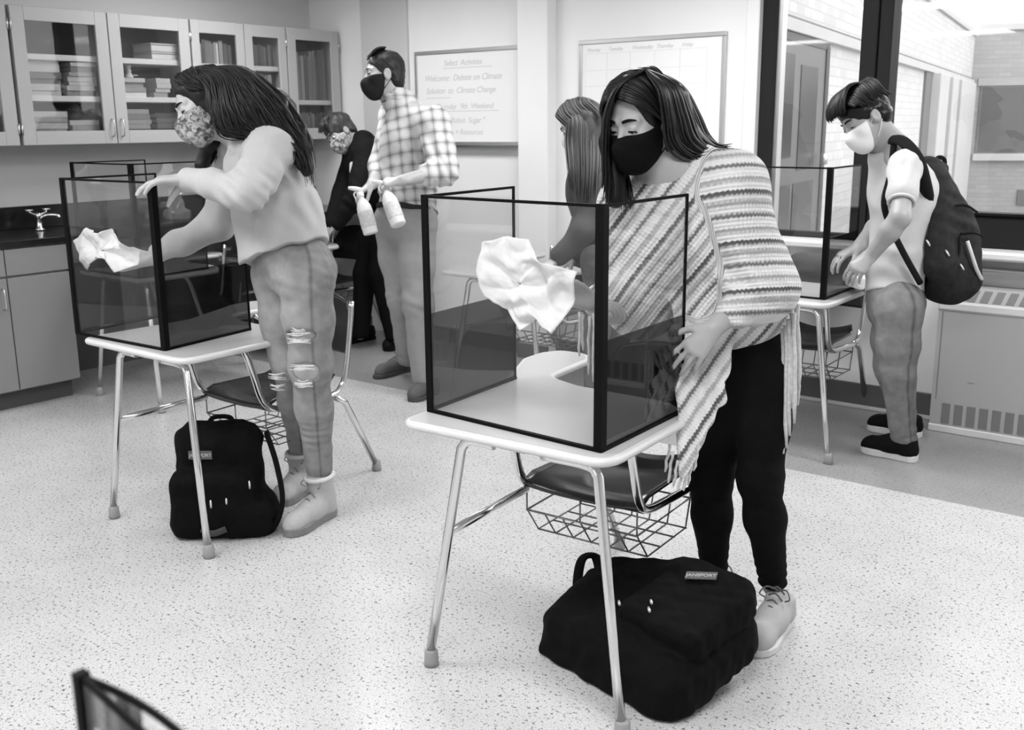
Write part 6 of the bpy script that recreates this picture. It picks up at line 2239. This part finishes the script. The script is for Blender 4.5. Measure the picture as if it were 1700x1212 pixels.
F_.cone((-1.521, 4.539, 1.324), (-1.474, 4.584, 1.176), .095, .135, .05)
F_.cone((-1.474, 4.584, 1.176), (-1.477, 4.554, 0.906), .135, .118, .05)
F_.cone((-1.477, 4.554, 0.906), (-1.459, 4.522, 0.660), .118, .122, .05)
for s in 'lr':
    limb(F_, [G_['chest'], G_[s + 's'], lerp(G_[s + 's'], G_[s + 'e'], .52)], [.10, .064, .063], .03)
F_.cone(G_['neck'], hd.p(0, -.02, -.10), .064, .066, .015, 'cut')
F_.plane((-1.465, 4.520, 0.758), (0.094, -0.215, -0.973))
F_.warp(fold_fn([((-1.421, 4.370, 1.238), (0.695, 0.404, -0.494), .05, .10, .005), ((-1.447, 4.415, 0.884), (0.102, 0.369, 0.971), .08, .12, .004)], noise=.003, nsc=22, seed=97, ridge=.009, rsc=17, rax=(0.102, 0.369, 0.971)))
ts = F_.build('t_shirt', M['tshirt_grey'], boy, 2)
for s in 'lr':
    ax = nrm(V3(G_[s + 'e']) - V3(G_[s + 's']))
    cc = lerp(G_[s + 's'], G_[s + 'e'], .52) + ax * .050
    e1 = nrm(np.cross(ax, (0.3, 1, 0.2))); e2 = np.cross(ax, e1)
    MB().tube([cc + (e1 * math.cos(t) + e2 * math.sin(t)) * .050 for t in np.linspace(0, 2 * math.pi, 20, endpoint=False)], .007, 8, closed=True).build('sleeve_hem', M['tshirt_grey'], ts)
F_ = Field((-2.0, 3.95, .05), (-.95, 5.20, 1.02), .006)
F_.cone((-1.466, 4.535, 0.769), G_['pel'], .112, .112, .05)
for s in 'lr':
    limb(F_, [G_['pel'], G_[s + 'h'], lerp(G_[s + 'h'], G_[s + 'k'], .5), G_[s + 'k'], lerp(G_[s + 'k'], G_[s + 'a'], .98)], [.105, .096, .085, .070, .056], .04)
F_.warp(fold_fn([(G_['lk'], (0.181, 0.431, 0.970), .07, .10, .003), (G_['la'], (-0.369, -0.002, 0.977), .045, .08, .006), (G_['ra'], (0.102, 0.369, 0.971), .045, .08, .005)], noise=.003, nsc=25, seed=98, ridge=.007, rsc=18, rax=(0.745, 0.674, 0.283)))
F_.plane((0, 0, .085), (0, 0, -1))
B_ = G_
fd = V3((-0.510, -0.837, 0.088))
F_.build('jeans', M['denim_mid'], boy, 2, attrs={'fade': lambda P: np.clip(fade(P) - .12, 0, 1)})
shoe(boy, (-1.313, 4.541, 0.000), (-1.571, 4.566, 0.000), M['shoe_black'], M['sole_white'], M['shoe_black'], h=.006, sole_h=.032)
shoe(boy, (-1.413, 4.929, 0.000), (-1.672, 4.924, 0.000), M['shoe_black'], M['sole_white'], M['shoe_black'], h=.006, sole_h=.032)

pk = world_root('backpack', (-1.304, 4.720, 0.914))
tag(pk, 'dark grey backpack worn by the boy beside the window', 'backpack')
F_ = Field((-1.75, 4.2, .62), (-.85, 5.28, 1.42), .006)
F_.cone((-1.413, 4.706, 1.248), (-1.337, 4.725, 1.016), .080, .125, .05)
F_.cone((-1.337, 4.725, 1.016), (-1.294, 4.701, 0.824), .125, .135, .05)
F_.cone((-1.280, 4.754, 0.965), (-1.258, 4.724, 0.806), .085, .090, .04)
F_.cone((-1.363, 4.636, 1.227), (-1.293, 4.561, 0.879), .05, .075, .05)
F_.cone((-1.410, 4.720, 1.286), (-1.361, 4.755, 1.273), .022, .020, .02)
F_.cone(G_['chest'], G_['pel'], .128, .118, .01, 'cut')
F_.warp(fold_fn([((-1.260, 4.647, 1.078), (0.102, 0.369, 0.971), .06, .10, .006)], noise=.004, nsc=28, seed=99))
bag = F_.build('bag', M['pack_grey'], pk, 1)
MB().tube(smooth_path([(-1.490, 4.429, 1.401), (-1.440, 4.415, 1.397), (-1.371, 4.397, 1.330), (-1.355, 4.461, 1.236), (-1.358, 4.540, 1.157)], 5), .028, 10, flat=(nrm((0.108, -0.610, 0.746)), .35)).build('shoulder_strap', M['pack_strap'], pk)
MB().tube(smooth_path([(-1.472, 4.411, 1.382), (-1.474, 4.400, 1.260), (-1.479, 4.364, 1.151), (-1.458, 4.380, 1.063), (-1.401, 4.415, 0.938), (-1.341, 4.476, 0.808)], 5), .014, 8, flat=(nrm((0.282, -0.836, 0.402)), .35)).build('lower_strap', M['pack_strap'], pk)
MB().tube(smooth_path([(-1.403, 4.723, 1.274), (-1.392, 4.744, 1.319), (-1.366, 4.762, 1.309), (-1.362, 4.747, 1.248)], 5), .009, 8).build('carry_loop', M['pack_strap'], pk)
for pts in ([(-1.299, 4.601, 1.117), (-1.246, 4.672, 1.128), (-1.220, 4.787, 1.090)], [(-1.232, 4.610, 1.011), (-1.201, 4.674, 1.013), (-1.186, 4.784, 0.988)], [(-1.233, 4.607, 1.006), (-1.225, 4.585, 0.933), (-1.231, 4.566, 0.883)]):
    MB().tube(smooth_path(pts, 5), .005, 6).build('zip', M['pack_strap'], pk)
for p in ((-1.330, 4.474, 0.992), (-1.258, 4.506, 0.951), (-1.211, 4.564, 0.890)):
    zip_pull(pk, p, (0.499, 0.163, -0.784), (0, 0, 1), .03)
MB().tube(smooth_path([(-1.206, 4.621, 0.981), (-1.181, 4.622, 0.919), (-1.163, 4.645, 0.859), (-1.149, 4.682, 0.815)], 5), .008, 8).build('cord', M['zip_light'], pk)

# things on the boy's desk
mat('pouch_dark', 0.055, 0.8)
o = world_root('pencil_pouch', (-2.082, 5.103, 0.714))
tag(o, 'dark soft pouch on the boy\'s desk behind the shield post', 'pouch')
F_ = Field(V3((-2.082, 5.103, 0.714)) - V3((.2, .2, .01)), V3((-2.082, 5.103, 0.714)) + V3((.2, .2, .2)), .006)
F_.rbox(V3((-2.057, 5.042, 0.714)) + V3((0, 0, .055)), (.11, .06, .055), .04, None, .02)
F_.warp(lambda P: .006 * vnoise(P, 40, 33))
F_.plane((0, 0, .7135), (0, 0, -1))
F_.build('pouch', M['pouch_dark'], o, 1)
towel('paper_towel', 'white paper towel lying on the boy\'s desk under his hand', [(-1.719, 4.665, 0.730), (-1.811, 4.939, 0.740), (-1.815, 5.053, 0.750), (-1.759, 5.024, 0.740), (-1.668, 4.789, 0.730), (-1.636, 4.594, 0.730)], (-1.689, 4.705, 0.750), 91, .012)
